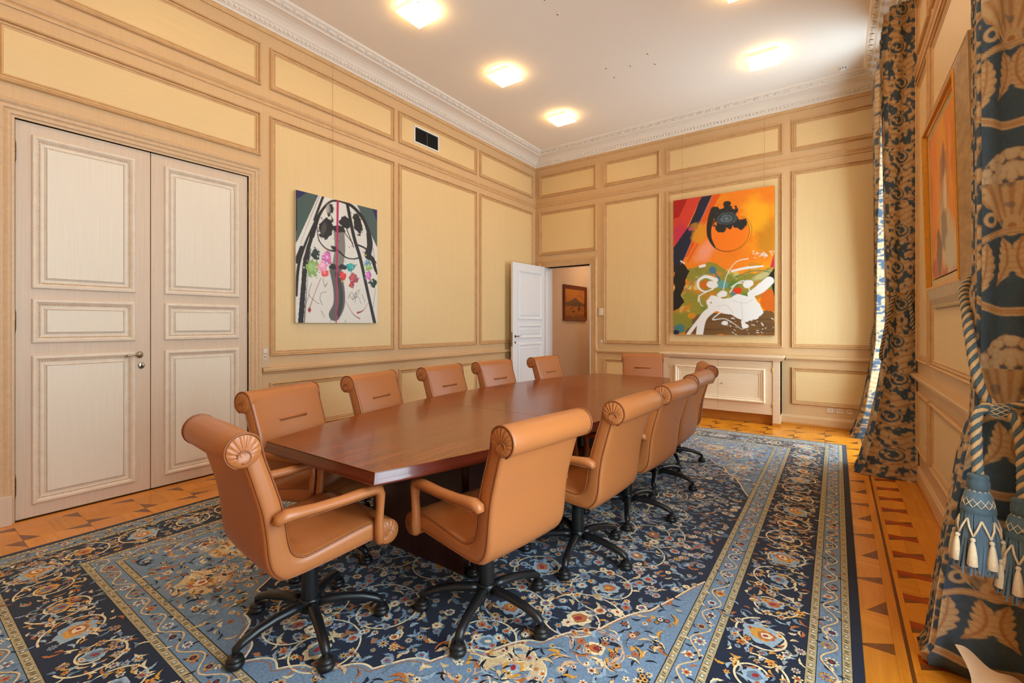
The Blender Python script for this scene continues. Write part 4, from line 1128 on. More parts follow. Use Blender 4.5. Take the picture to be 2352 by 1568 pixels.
# ================================================================== DRAPES
def vnoise(x, y, seed=0):
    """smooth value noise on arrays"""
    g = np.random.default_rng(seed).random((64, 64))
    xi = np.floor(x).astype(int); yi = np.floor(y).astype(int); fx = x-xi; fy = y-yi
    fx = fx*fx*(3-2*fx); fy = fy*fy*(3-2*fy)
    a = g[xi % 64, yi % 64]; b = g[(xi+1) % 64, yi % 64]; c = g[xi % 64, (yi+1) % 64]; d = g[(xi+1) % 64, (yi+1) % 64]
    return (a*(1-fx)+b*fx)*(1-fy)+(c*(1-fx)+d*fx)*fy
def fbm(x, y, seed=0, o=4):
    v = 0; w = 0.5
    for i in range(o): v = v+w*vnoise(x*2**i, y*2**i, seed+i); w *= 0.5
    return v/(1-0.5**o)
DW, DH = 0.60, 0.66
def damask(s, t):
    """woven pattern colour (linear) for cloth coordinates in metres (s across, t up):
    one axis of flower domes, shells and feathers, one axis of scroll medallions"""
    x = np.abs(((s/DW+0.5) % 1)-0.5)*DW; fy = ((1-(t/DH)) % 1)*DH
    nz = fbm(s*90, t*90, 3, 3); wob = (fbm(s*30, t*30, 9, 2)-0.5)
    blue = np.array(lin((66,86,106))); cream = np.array(lin((196,168,130))); tan = np.array(lin((168,122,82))); pale = np.array(lin((200,184,158)))
    col = np.ones(s.shape+(3,))*blue*(0.92+0.16*nz[..., None])
    def put(mask, c, k=1.0):
        m = np.clip(mask, 0, 1)[..., None]*k
        col[:] = col*(1-m)+c*m
    sharp = lambda d, w=0.0035: np.clip(0.5-d/w, 0, 1)
    q = x/0.17
    # ground of laid feathers on the medallion axis
    ex = DW/2-x
    fe = np.cos((fy+0.35*ex)*2*math.pi/0.055+2.5*wob); gap = fbm(s*26+5, t*26, 21, 2)
    feather = sharp(ex-0.150+0.05*wob+0.022*np.sin(fy*2*math.pi/0.11))
    put(feather*np.clip((0.62-gap)*14, 0, 1), cream); put(feather*np.clip((0.62-gap)*14, 0, 1)*np.clip(fe*1.8-0.6, 0, 1), tan, 0.75)
    for c_y, off in ((0.13, 0.02), (0.46, -0.02)):
        sx = ((s/DW) % 1)*DW-DW/2-off; dy = fy-c_y
        r = np.hypot(sx/1.35, dy); put(sharp(r-0.064+0.008*wob, 0.005), cream); put(sharp(r-0.056, 0.005), blue)
        a = np.arctan2(dy, sx/1.35)
        sp = np.abs(r-0.012-0.006*np.mod(a+1.2, 2*math.pi)); put(sharp(sp-0.0075)*(r < 0.05), cream); put(sharp(sp-0.0022)*(r < 0.05), tan, 0.7)
        put(sharp(np.hypot(sx-0.052, dy+0.012)-0.013-0.006*wob), cream)
    # florets in a dome
    dome = np.hypot(x/0.140, (fy-0.165)/0.15)
    flor = np.full(s.shape, 9.0); g2 = np.random.default_rng(8).random((97, 2))          # nearest of jittered floret centres
    gx, gy = np.floor(x*38).astype(int), np.floor(fy*38).astype(int)
    for di in (-1, 0, 1):
        for dj in (-1, 0, 1):
            h_ = ((gx+di)*31+(gy+dj)*17) % 97
            flor = np.minimum(flor, np.hypot(x*38-(gx+di)-g2[h_, 0], fy*38-(gy+dj)-g2[h_, 1]))
    dm = sharp((dome-1+0.16*wob)*0.12)*(fy < 0.19)
    put(dm, pale); put(dm*np.clip((flor-0.40)*4, 0, 1), tan, 0.6); put(dm*np.clip((flor-0.66)*12, 0, 1), blue, 0.85)
    # shell under the dome
    sw = 0.155*(1-np.clip((fy-0.14)/0.16, 0, 1)**1.3*0.82)
    ang = np.arctan2(x, 0.33-fy+1e-6); ribs = 0.5+0.5*np.cos(ang*26)
    sh = sharp(x-sw+0.03*wob+0.006*np.cos(ang*26))*(fy > 0.135)*(fy < 0.30)
    put(sh, cream); put(sh*np.clip(ribs*1.6-0.5, 0, 1), tan, 0.75); put(sh*np.clip((gap-0.58)*10, 0, 1), blue, 0.5)
    put(sharp(np.hypot(x, (fy-0.285)*0.8)-0.030), cream); put(sharp(np.hypot(x, (fy-0.287))-0.012), tan)
    put(sharp(np.abs(np.hypot(x-0.088, fy-0.262)-0.020)-0.007), cream)
    # arched ribbon, feathered leaves, swag
    on = x < 0.185
    arc = np.abs(fy-(0.305+0.060*q**2)); put(sharp(arc-0.012)*on, cream); put(sharp(np.abs(arc-0.006)-0.0025)*on, tan, 0.7)
    for (x0, y0, x1, y1, bow, wd) in ((0.028,0.325,0.062,0.50,0.030,0.034),(0.105,0.345,0.145,0.545,0.015,0.040)):
        dx, dy = x1-x0, y1-y0; L = math.hypot(dx, dy); u = ((x-x0)*dx+(fy-y0)*dy)/L**2; v = ((x-x0)*dy-(fy-y0)*dx)/L + bow*np.sin(np.pi*np.clip(u,0,1))
        ser = 0.66+0.34*np.abs(np.cos(u*math.pi*6+np.abs(v)*70))
        wdt = wd*np.sin(np.pi*np.clip(u, 0.0, 1.0)**0.8)*ser
        inside = sharp(np.abs(v)-wdt)*(u > 0)*(u < 1)
        put(inside, cream); put(inside*sharp(np.abs(v)-0.004), tan, 0.9); put(inside*np.clip(np.cos(u*math.pi*16+np.abs(v)*130)*2-1.1, 0, 1), tan, 0.6)
    sg = np.abs(fy-(0.590-0.050*q**2)); put(sharp(sg-0.015)*on, cream); put(sharp(np.abs(sg-0.004)-0.003)*on, tan, 0.8)
    col *= (0.90+0.20*nz[..., None])
    return col
CLOTH = painted('damask_cloth', rough=0.75, spec=0.25, sheen=0.3, bump=0.10, bscale=500, var=0.08, vscale=220)
LININGM = plain('curtain_lining', (226,196,160), 0.5, sheen=0.3, bump=0.05, bscale=200)
def sheet(name, pos, S, zs, nu, parent, s0=0.0, smooth=True):
    """pos(u, z) -> arrays; S: cloth width in metres"""
    u = np.linspace(0, 1, nu); U, Z = np.meshgrid(u, zs); X, Y, ZZ = pos(U, Z)
    col = damask(U*S+s0, Z)
    nv = len(zs); me = bpy.data.meshes.new(name)
    V = np.stack([X, Y, ZZ], -1).reshape(-1, 3)
    idx = np.arange(nv*nu).reshape(nv, nu)
    Fq = np.stack([idx[:-1,:-1], idx[:-1,1:], idx[1:,1:], idx[1:,:-1]], -1).reshape(-1, 4)
    me.vertices.add(len(V)); me.vertices.foreach_set('co', V.astype(np.float32).ravel())
    me.loops.add(Fq.size); me.loops.foreach_set('vertex_index', Fq.astype(np.int32).ravel())
    me.polygons.add(len(Fq)); me.polygons.foreach_set('loop_start', np.arange(0, Fq.size, 4, dtype=np.int32)); me.polygons.foreach_set('loop_total', np.full(len(Fq), 4, dtype=np.int32))
    me.update(calc_edges=True)
    at = me.color_attributes.new('Col', 'FLOAT_COLOR', 'POINT'); a = np.ones((len(V), 4), np.float32); a[:, :3] = col.reshape(-1, 3); at.data.foreach_set('color', a.ravel())
    if smooth: me.shade_smooth()
    me.materials.append(CLOTH)
    o = bpy.data.objects.new(name, me); C.objects.link(o); o.parent = parent
    return o
def bunch(profile):
    """cross-section of a gathered drape standing against the window wall.
    profile(z) -> d (how far it stands out), L (run along the wall), y0 offset; local y grows away from the flat return"""
    def pos(U, Z):
        d, L, o, amp = profile(Z)
        a = np.clip(U/0.34, 0, 1)                     # flat return, wall -> room
        b = np.clip((U-0.34)/0.52, 0, 1)              # pleated front
        c = np.clip((U-0.86)/0.14, 0, 1)              # back towards the wall
        ph = Z*0.35
        x = -d*a + 0.012*np.sin(a*7+ph*2)*a*(1-a)*4*0.6
        y = o + 0.010*np.sin(a*math.pi*3+Z*1.3)*(1-b)
        pl = amp*np.sin(b*math.pi*9+0.6*np.sin(Z*1.1))
        x = x + np.where(b > 0, pl*np.minimum(1, b*8)+0.0, 0) + c*(d-0.03)
        y = y + L*b + 0.35*np.abs(amp)*np.sin(b*math.pi*18)*np.minimum(1, b*6)
        return x, y, Z + 0*U
    return pos
def zlist(parts): return np.concatenate([np.arange(a, b, s) for a, b, s in parts])
# far window: pair of drapes
def prof_far(Z):
    d = np.interp(Z, [0.0,0.06,0.35,0.7,1.15,1.6,3.0,4.0,4.22], [0.40,0.37,0.30,0.245,0.19,0.185,0.185,0.19,0.175])
    L = np.interp(Z, [0.0,0.4,1.15,1.6,3.0,4.0,4.22], [0.40,0.34,0.17,0.18,0.36,0.55,0.70])
    o = np.interp(Z, [0.0,0.1,0.5,1.2,4.22], [-0.16,-0.14,-0.06,0.0,0.03])
    amp = np.interp(Z, [0.0,1.2,1.6,4.0,4.22], [0.040,0.018,0.018,0.034,0.040])
    return d, L, o, amp
far_t = thing('far_drape', 'blue and gold damask drape of the far window, nearer one with the rope tieback', 'drape', (XR-0.008, 5.33, 0.004))
sheet('drape_cloth', bunch(prof_far), 0.85, np.append(zlist([(0,4.22,0.009)]), 4.225), 130, far_t, 0.13)
far_b = thing('far_drape', 'blue and gold damask drape of the far window, beside the back wall', 'drape', (XR-0.008, 7.02, 0.004))
o2 = sheet('drape_cloth', bunch(prof_far), 0.85, np.append(zlist([(0,4.22,0.013)]), 4.225), 110, far_b, 0.13); o2.scale = (1, -1, 1)
# near window: the drape beside the framed picture
def prof_near(Z):
    d = np.interp(Z, [0.0,0.05,0.10,0.35,0.6,0.85,1.02,1.25,1.7,2.6,4.2], [0.275,0.285,0.262,0.240,0.212,0.182,0.148,0.145,0.145,0.145,0.145])
    L = np.interp(Z, [0.0,0.4,1.05,1.5,2.6,4.2], [0.15,0.14,0.10,0.11,0.12,0.13])
    o = np.interp(Z, [0.0,0.06,0.5,1.05,1.5,4.2], [0.10,0.06,0.03,0.04,0.0,0.0])
    amp = np.interp(Z, [0.0,1.0,1.5,4.2], [0.016,0.007,0.009,0.010])
    return d, L, o, amp
near_t = thing('near_drape', 'blue and beige damask drape nearest the camera, bound by a tasselled rope', 'drape', (XR-0.008, 2.33, 0.004))
sheet('drape_cloth', bunch(prof_near), 0.62, np.append(zlist([(0,2.7,0.0045),(2.7,4.22,0.03)]), 4.22), 190, near_t, -0.09)
# turned-up hem showing the pale lining
U, Vv = np.meshgrid(np.linspace(0,1,24), np.linspace(0,1,16))
k = MB()
px = -0.215+0.20*U+0.03*np.sin(Vv*3); py = -0.005-0.085*np.sin(Vv*math.pi*0.8)-0.03*U+0.012*np.sin(U*9); pz = 0.115-0.10*Vv+0.05*(1-U)*(1-Vv)-0.02*U+0.008*np.sin(U*11+Vv*4)
k.add([(px[i,j],py[i,j],max(0.003,pz[i,j])) for i in range(16) for j in range(24)], [(i*24+j,i*24+j+1,(i+1)*24+j+1,(i+1)*24+j) for i in range(15) for j in range(23)])
k.obj('turned_lining', LININGM, near_t, smooth=True, recalc=False)
# tracks they hang from
for y0, y1, lab in ((5.28, 7.08, 'white curtain track above the far window'), (0.1, 2.75, 'white curtain track above the near window')):
    t = thing('curtain_track', lab, 'curtain track', (XR-0.12, (y0+y1)/2, 4.20))
    k = MB(); k.box(-0.016, -(y1-y0)/2, 0.012, 0.016, (y1-y0)/2, 0.034); k.obj('rail', WHITEP, t, bevel=0.003)
    for q in (-0.4, 0, 0.4):
        k = MB(); k.box(-0.01, q*(y1-y0)-0.012, 0.016, 0.121, q*(y1-y0)+0.012, 0.03); k.obj('bracket', WHITEP, t)

# ---- ropes and tassels
ROPE_A = plain('rope_beige', (206,168,120), 0.7, sheen=0.2, bump=0.5, bscale=300, var=0.15, vscale=80)
ROPE_B = plain('rope_blue', (66,90,102), 0.7, sheen=0.2, bump=0.5, bscale=300, var=0.15, vscale=80)
SKIRT = plain('tassel_blue', (82,106,122), 0.8, sheen=0.3, var=0.25, vscale=120)
TUFT = plain('tassel_cream', (214,190,154), 0.8, sheen=0.3, var=0.2, vscale=120)
def dense3(P, m=8):
    P = [Vector(p) for p in P]; out = []
    for i in range(len(P)-1):
        a = P[max(i-1,0)]; b = P[i]; c = P[i+1]; d = P[min(i+2,len(P)-1)]
        for j in range(m):
            t = j/m; out.append(0.5*((2*b)+(c-a)*t+(2*a-5*b+4*c-d)*t*t+(-a+3*b-3*c+d)*t**3))
    out.append(P[-1]); return out
def rope(path, r, parent, pitch=None, seg=8):
    pts = dense3(path, seg); pitch = pitch or r*5.0
    Ls = [0.0]
    for i in range(1, len(pts)): Ls.append(Ls[-1]+(pts[i]-pts[i-1]).length)
    n = int(Ls[-1]/(pitch/9)); fine = []
    for i in range(n+1):
        s = Ls[-1]*i/n; j = max(1, next((q for q in range(len(Ls)) if Ls[q] >= s), len(Ls)-1)); w = (s-Ls[j-1])/max(1e-9, Ls[j]-Ls[j-1])
        fine.append(pts[j-1].lerp(pts[j], min(1,w)))
    nx = None; strands = [[], [], [], []]
    for i in range(n+1):
        t = (fine[min(i+1,n)]-fine[max(i-1,0)]).normalized()
        if nx is None: nx = t.orthogonal().normalized()
        nx = (nx-t*nx.dot(t)).normalized(); ny = t.cross(nx); a = 2*math.pi*(Ls[-1]*i/n)/pitch
        for q in range(4):
            strands[q].append(fine[i]+nx*math.cos(a+q*math.pi/2)*r*0.56+ny*math.sin(a+q*math.pi/2)*r*0.56)
    for q, mt, nm in ((0,ROPE_A,'beige_strand'),(1,ROPE_B,'blue_strand'),(2,ROPE_A,'beige_strand'),(3,ROPE_B,'blue_strand')):
        k = MB(); k.tube(strands[q], r*0.50, 6); k.obj(nm, mt, parent, smooth=True, recalc=False)
def tassel(parent, x, y, z, s=1.0):
    """hangs from (x, y, z)"""
    e = bpy.data.objects.new('tassel', None); C.objects.link(e); e.parent = parent; e.location = (x, y, z)
    k = MB(); k.lathe([(0.012*s,0.0),(0.026*s,-0.004*s),(0.029*s,-0.012*s),(0.026*s,-0.020*s),(0.030*s,-0.026*s),(0.030*s,-0.050*s),(0.024*s,-0.056*s)], 20); k.obj('tassel_collar', ROPE_B, e, smooth=True)
    k = MB(); k.lathe([(0.024*s,-0.054*s),(0.034*s,-0.066*s),(0.039*s,-0.088*s),(0.040*s,-0.110*s)], 24); k.obj('tassel_bulb', SKIRT, e, smooth=True)
    k = MB()
    for i in range(12):
        for sg in (-1, 1):
            k.tube([((0.0255+0.0158*math.sin(t*math.pi*0.5))*s*math.cos(i*math.pi/6+sg*t*1.05), (0.0255+0.0158*math.sin(t*math.pi*0.5))*s*math.sin(i*math.pi/6+sg*t*1.05), (-0.055-0.055*t)*s) for t in np.linspace(0,1,8)], 0.0014*s, 5)
    k.obj('tassel_net', TUFT, e, smooth=True, recalc=False)
    k = MB(); k.lathe([(0.036*s,-0.108*s),(0.045*s,-0.112*s),(0.046*s,-0.130*s),(0.040*s,-0.134*s)], 24); k.obj('tassel_band', ROPE_B, e, smooth=True)
    k = MB(); rn = random.Random(5)
    k.lathe([(0.036*s,-0.13*s),(0.044*s,-0.18*s),(0.050*s,-0.25*s),(0.052*s,-0.315*s),(0.02*s,-0.318*s)], 24)
    for i in range(170):
        a = rn.random()*6.283; r1 = rn.uniform(.054,.068)
        k.tube([(0.041*s*math.cos(a),0.041*s*math.sin(a),-0.13*s),(0.050*s*math.cos(a+.05),0.050*s*math.sin(a+.05),-0.20*s),(r1*s*math.cos(a+rn.uniform(-.1,.15)),r1*s*math.sin(a+.05),rn.uniform(-.335,-.30)*s)], 0.0026*s, 4)
    o = k.obj('tassel_skirt', SKIRT, e, recalc=False); o['kind'] = 'stuff'
    k = MB()
    for i in range(8):
        a = i*math.pi/4; b2 = a+math.pi/8
        for sg in (-1, 1):
            k.tube([(0.046*s*math.cos(a),0.046*s*math.sin(a),-0.15*s),(0.054*s*math.cos(a+sg*0.2),0.054*s*math.sin(a+sg*0.2),-0.178*s),(0.056*s*math.cos(a+sg*math.pi/8),0.056*s*math.sin(a+sg*math.pi/8),-0.205*s)], 0.0032*s, 5)
    k.obj('tassel_lattice', TUFT, e, smooth=True, recalc=False)
    for i in range(8):
        a = i*math.pi/4+math.pi/8; k = MB(); cx, cy = 0.060*s*math.cos(a), 0.060*s*math.sin(a)
        k.ball((cx,cy,-0.215*s), 0.0075*s, 8, 5)
        k.lathe([(0.004*s,-0.220*s),(0.008*s,-0.235*s),(0.012*s,-0.265*s),(0.015*s,-0.30*s),(0.010*s,-0.303*s)], 8, lambda p: (cx*1.04+p[0], cy*1.04+p[1], p[2])); k.obj('tuft', TUFT, e, smooth=True)
    return e
tb = thing('tieback', 'twisted blue and beige rope tieback with two big tassels on the near drape', 'tieback', (XR-0.11, 2.32, 1.05))
X0 = XR-0.11
def R(pts): return [(x-X0, y-2.32, z-1.05) for x, y, z in pts]
rope(R([(0.565,2.75,1.62),(0.50,2.72,1.58),(0.425,2.58,1.50),(0.402,2.40,1.38),(0.405,2.30,1.20),(0.425,2.285,1.10),(0.455,2.28,1.06)]), 0.0155, tb)
rope(R([(0.455,2.275,1.055),(0.425,2.262,1.06),(0.402,2.25,1.03),(0.398,2.24,0.94),(0.400,2.225,0.83)]), 0.0155, tb)
rope(R([(0.462,2.275,1.05),(0.492,2.258,1.035),(0.505,2.24,0.96),(0.506,2.225,0.86),(0.504,2.215,0.77)]), 0.0155, tb)
rope(R([(0.46,2.28,1.055),(0.52,2.285,1.075),(0.565,2.31,1.12)]), 0.014, tb)
k = MB(); k.ball((0.458-X0, 2.268-2.32, 0.0), 0.026, 14, 8, (1.5,1.0,0.95)); kn = k.obj('knot', ROPE_B, tb, smooth=True)
k = MB()
for i in range(9):
    for sg in (-1, 1):
        k.tube([(0.458-X0-0.036+0.072*t, -0.052+0.0265*math.sin(math.pi*t)**0.5*math.cos(i*0.7+sg*t*2.0), 0.0255*math.sin(math.pi*t)**0.5*math.sin(i*0.7+sg*t*2.0)) for t in np.linspace(0.05,0.95,9)], 0.0014, 5)
k.obj('knot_net', TUFT, kn, smooth=True, recalc=False)
tassel(tb, 0.400-X0, 2.222-2.32, 0.835-1.05, 1.0); tassel(tb, 0.504-X0, 2.212-2.32, 0.775-1.05, 1.0)
# far tieback: rope loops held by a brass arm on the wall
tf = thing('tieback', 'twisted rope tieback on a brass arm at the far drape', 'tieback', (XR, 5.30, 1.62))
k = MB(); k.tube([(-0.002,0,0),(-0.10,-0.02,0.0),(-0.20,-0.03,0.0)], 0.007, 8); k.ball((-0.202,-0.03,0.0), 0.014, 10, 6); k.lathe([(0.024,0.0),(0.024,0.004),(0.008,0.012),(0.001,0.012)], 14, lambda p: (-p[2], p[0], p[1])); k.obj('brass_arm', GOLD, tf, smooth=True)
rope([(-0.15,-0.035,0.02),(-0.175,-0.035,-0.05),(-0.205,-0.03,-0.22),(-0.235,0.0,-0.42),(-0.25,0.05,-0.56),(-0.22,0.12,-0.62)], 0.014, tf)
rope([(-0.075,-0.03,0.02),(-0.06,-0.035,-0.03),(-0.045,-0.045,-0.20),(-0.03,-0.03,-0.30),(-0.01,0.02,-0.36)], 0.013, tf)
tg = thing('tieback', 'twisted rope tieback on the far drape beside the back wall', 'tieback', (XR, 7.03, 1.62))
k = MB(); k.tube([(-0.002,0,0),(-0.20,0.0,0.0)], 0.007, 8); k.obj('brass_arm', GOLD, tg, smooth=True)
rope([(-0.15,0.0,0.02),(-0.185,0.02,-0.2),(-0.235,0.0,-0.42),(-0.25,-0.06,-0.58)], 0.014, tg)
# ================================================================== PAINTINGS
CANVAS = painted('oil_paint', rough=0.45, spec=0.4, bump=0.25, bscale=90, var=0.05, vscale=120)
CEDGE = plain('canvas_edge', (206,198,184), 0.8, bump=0.2, bscale=300)
class Art:
    """colour field on an a x b grid (a across, b down, 0..1), painted with analytic shapes"""
    def __init__(s, w, h, n, bg):
        s.w, s.h = w, h; s.nx = n; s.ny = int(n*h/w)
        s.A, s.B = np.meshgrid(np.linspace(0,1,s.nx), np.linspace(0,1,s.ny))
        s.X, s.Y = s.A*w, s.B*h
        s.c = np.ones(s.A.shape+(3,))*np.array(lin(bg))
        s.e = 1.2*w/n
    def put(s, m, col, k=1.0):
        m = np.clip(m, 0, 1)[..., None]*k; s.c = s.c*(1-m)+np.array(lin(col))*m
    def noise(s, f, seed, sx=1.0, sy=1.0): return fbm(s.X*f*sx, s.Y*f*sy, seed)
    def poly(s, P, col, k=1.0, rag=0.0, seed=1):
        x, y = s.A, s.B
        if rag: x = x+rag*(s.noise(9, seed)-0.5); y = y+rag*(s.noise(9, seed+7)-0.5)
        ins = np.zeros(x.shape, bool); n = len(P)
        for i in range(n):
            (x0,y0),(x1,y1) = P[i], P[(i+1)%n]
            if y0 == y1: continue
            ins ^= ((y0 > y) != (y1 > y)) & (x < (x1-x0)*(y-y0)/(y1-y0)+x0)
        s.put(ins.astype(float), col, k)
    def blob(s, p, rx, ry, col, k=1.0, rag=0.3, f=14, seed=1, rot=0.0, soft=0.0):
        dx, dy = s.X-p[0]*s.w, s.Y-p[1]*s.h; c, n_ = math.cos(rot), math.sin(rot)
        u, v = (dx*c+dy*n_)/rx, (-dx*n_+dy*c)/ry
        d = np.hypot(u, v)+rag*(s.noise(f, seed)-0.5)*2
        e = soft or s.e*1.5/min(rx,ry); s.put(0.5-(d-1)/e, col, k)
    def stroke(s, P, w, col, k=1.0, dry=0.0, seed=1):
        P = [Vector((a*s.w, b*s.h, 0)) for a, b in P]; P = dense3(P, 6) if len(P) > 2 else P
        best = np.full(s.X.shape, 9.0); sd = np.zeros(s.X.shape); al = np.zeros(s.X.shape); L = 0
        for i in range(len(P)-1):
            ax, ay = P[i].x, P[i].y; dx, dy = P[i+1].x-ax, P[i+1].y-ay; l2 = dx*dx+dy*dy+1e-12
            t = np.clip(((s.X-ax)*dx+(s.Y-ay)*dy)/l2, 0, 1); qx, qy = s.X-ax-t*dx, s.Y-ay-t*dy; d = np.hypot(qx, qy)
            sg = (qx*dy-qy*dx); m = d < best; best = np.where(m, d, best); sd = np.where(m, np.sign(sg)*d, sd); al = np.where(m, L+t*math.sqrt(l2), al); L += math.sqrt(l2)
        w = np.interp(al, np.linspace(0, L, len(w)), w) if hasattr(w, '__len__') else w
        m = 0.5-(best-w/2)/s.e
        if dry: m = m*np.clip(1-dry*2.2*np.clip(vnoise(sd/0.006+50, al/0.5, seed)-0.35, 0, 1), 0, 1)
        s.put(m, col, k)
    def mesh_on(s, name, M, parent, u0, v1):
        """M(u, v): plane map (local), painted face"""
        V = np.array([M(u0+x, v1-y) for x, y in zip(s.X.ravel(), s.Y.ravel())], np.float32)
        idx = np.arange(s.nx*s.ny).reshape(s.ny, s.nx); Fq = np.stack([idx[:-1,:-1], idx[1:,:-1], idx[1:,1:], idx[:-1,1:]], -1).reshape(-1,4)
        me = bpy.data.meshes.new(name); me.from_pydata(V.tolist(), [], Fq.tolist())
        at = me.color_attributes.new('Col','FLOAT_COLOR','POINT'); a = np.ones((len(V),4),np.float32); a[:,:3] = np.clip(s.c,0,1).reshape(-1,3); at.data.foreach_set('color', a.ravel())
        me.materials.append(CANVAS); o = bpy.data.objects.new(name, me); C.objects.link(o); o.parent = parent; return o

# ---- black and white abstract on the left wall
W1, H1 = 1.02, 1.362
a = Art(W1, H1, 230, (222,219,212))
GRN, NVY, BLK = (72,90,86), (38,38,92), (34,30,27)
a.c *= (0.94+0.10*a.noise(5, 3))[..., None]
a.poly([(0,0),(0.244,0),(0.023,0.372),(0,0.402)], GRN); a.poly([(0,0),(0.119,0),(0,0.075)], NVY)
a.poly([(0.719,0),(1,0),(1,0.335)], GRN); a.poly([(0.923,0),(1,0),(1,0.109)], NVY)
a.stroke([(0.0,0.0),(0.004,0.30)], 0.02, BLK)
a.stroke([(0.26,0.0),(0.14,0.22),(0.05,0.40)], 0.006, BLK, 0.8, 0.4); a.stroke([(0.30,0.0),(0.20,0.20)], 0.03, BLK, 1, 0.7)
a.stroke([(0.005,0.793),(0.025,0.585),(0.088,0.422),(0.207,0.204)], [0.03,0.034,0.03,0.016], BLK, 1, 0.3); a.stroke([(0.008,0.537),(0.063,0.432)], 0.05, BLK, 1, 0.3)
a.poly([(0.021,1),(0.079,1),(0.114,0.651),(0.155,0.43),(0.228,0.238),(0.191,0.228),(0.128,0.389),(0.077,0.51),(0.053,0.727)], BLK, 1, 0.01)
a.stroke([(0.09,1.0),(0.125,0.651),(0.16,0.43)], 0.012, BLK, 0.9, 0.6)
# grey dry-brush column
a.stroke([(0.489,0.25),(0.501,0.395),(0.473,0.537)], 0.135, (128,122,116), 1, 0.55, 4); a.stroke([(0.443,0.577),(0.489,0.728),(0.489,0.852),(0.437,0.933)], 0.145, (96,90,86), 1, 0.5, 9)
a.stroke([(0.46,0.60),(0.51,0.73),(0.51,0.85),(0.48,0.93)], 0.05, (58,54,52), 1, 0.6, 5)
a.stroke([(0.177,0.325),(0.25,0.161),(0.359,0.043),(0.461,0.007),(0.602,0.01),(0.7,0.04),(0.801,0.106),(0.866,0.195),(0.898,0.306),(0.866,0.407)], [0.05,0.045,0.03,0.022,0.025,0.04,0.045,0.05,0.075,0.09], BLK)
a.stroke([(0.592,0.01),(0.675,0.267),(0.763,0.449),(0.853,0.703),(0.961,0.997)], [0.04,0.046,0.044,0.042,0.046], BLK)
a.stroke([(0.859,0.228),(0.881,0.341),(0.853,0.417),(0.931,0.443),(0.966,0.515),(0.992,0.563)], [0.03,0.05,0.06,0.07,0.05,0.03], BLK, 1, 0.2); a.stroke([(0.737,0.339),(0.839,0.361),(0.892,0.43)], 0.022, BLK, 1, 0.3)
a.stroke([(0.94,0.34),(0.96,0.45),(1.0,0.55)], 0.008, BLK, 0.7, 0.5); a.stroke([(0.90,0.40),(0.985,0.47)], 0.014, BLK, 1, 0.3)
a.stroke([(0.23,0.245),(0.25,0.347),(0.325,0.405),(0.415,0.419),(0.461,0.399)], [0.008,0.012,0.014,0.016,0.03], BLK); a.stroke([(0.495,0.419),(0.577,0.458),(0.675,0.461),(0.756,0.442)], [0.024,0.016,0.014,0.02], BLK)
a.stroke([(0.542,0.243),(0.663,0.331)], 0.010, BLK); a.stroke([(0.577,0.208),(0.675,0.362)], 0.012, BLK)
for p, rx, ry, rot in (((0.336,0.239),0.075,0.115,0.25),((0.566,0.170),0.062,0.062,0),((0.731,0.164),0.055,0.11,-0.3),((0.489,0.234),0.085,0.032,0),((0.395,0.079),0.025,0.05,0),((0.365,0.133),0.02,0.028,0),((0.415,0.548),0.05,0.028,0.2),((0.535,0.540),0.045,0.03,-0.2),((0.449,0.400),0.05,0.022,0.3)):
    a.blob(p, rx*1.08, ry*1.08, BLK, 1, 0.48, 26, 3, rot)
a.blob((0.31,0.25), 0.03, 0.07, (92,86,80), 0.6, 0.2, 12, 8, 0.25, 0.6); a.blob((0.36,0.09), 0.03, 0.055, (150,145,138), 0.7, 0.2, 12, 4)
rn = random.Random(3)
for i in range(26): a.blob((rn.uniform(.22,.9), rn.uniform(.06,.40)), rn.uniform(.003,.007), rn.uniform(.003,.007), BLK, 0.9, 0.1)
FLW = [((0.18,0.578),0.072,0.085,(134,168,92)),((0.218,0.464),0.045,0.058,(26,48,40)),((0.348,0.479),0.055,0.068,(198,104,170)),((0.298,0.557),0.060,0.060,(226,142,176)),((0.325,0.608),0.045,0.035,(226,82,84)),
       ((0.644,0.531),0.052,0.050,(44,150,146)),((0.542,0.613),0.042,0.055,(214,44,40)),((0.675,0.624),0.060,0.066,(164,70,78)),((0.873,0.505),0.052,0.060,(140,176,96)),((0.865,0.478),0.036,0.028,(96,140,180)),((0.878,0.591),0.044,0.050,(194,112,178)),((0.938,0.653),0.055,0.048,(24,52,42)),((0.652,0.685),0.034,0.026,(176,36,44))]
for i, (p, rx, ry, cc) in enumerate(FLW):
    a.blob(p, rx, ry, cc, 1, 0.62, 34, 20+i); a.blob((p[0]-0.01,p[1]-0.008), rx*0.55, ry*0.5, tuple(min(255,int(x*1.25+12)) for x in cc), 0.6, 0.4, 24, 40+i, 0, 0.8)
for i in range(60):
    q = FLW[i % len(FLW)][0]; a.blob((q[0]+rn.gauss(0,.035), q[1]+rn.gauss(0,.03)), rn.uniform(.003,.010), rn.uniform(.003,.010), rn.choice([(236,232,226)]*4+[(230,196,60),(40,50,44),(120,150,190)]), 1, 0.2)
MG = (186,34,92)
a.stroke([(0.473,0.013),(0.463,0.553),(0.454,1.0)], [0.030,0.022,0.016,0.014], MG)
RD = (158,34,44)
a.stroke([(0.272,0.649),(0.196,0.786),(0.146,0.893)], [0.006,0.006,0.008], RD); a.blob((0.146,0.90), 0.018, 0.026, RD, 1, 0.1)
a.stroke([(0.572,0.818),(0.663,0.922),(0.756,0.963)], [0.004,0.006,0.012], RD); a.stroke([(0.878,0.816),(0.801,0.892),(0.727,0.913)], [0.004,0.006,0.022], RD)
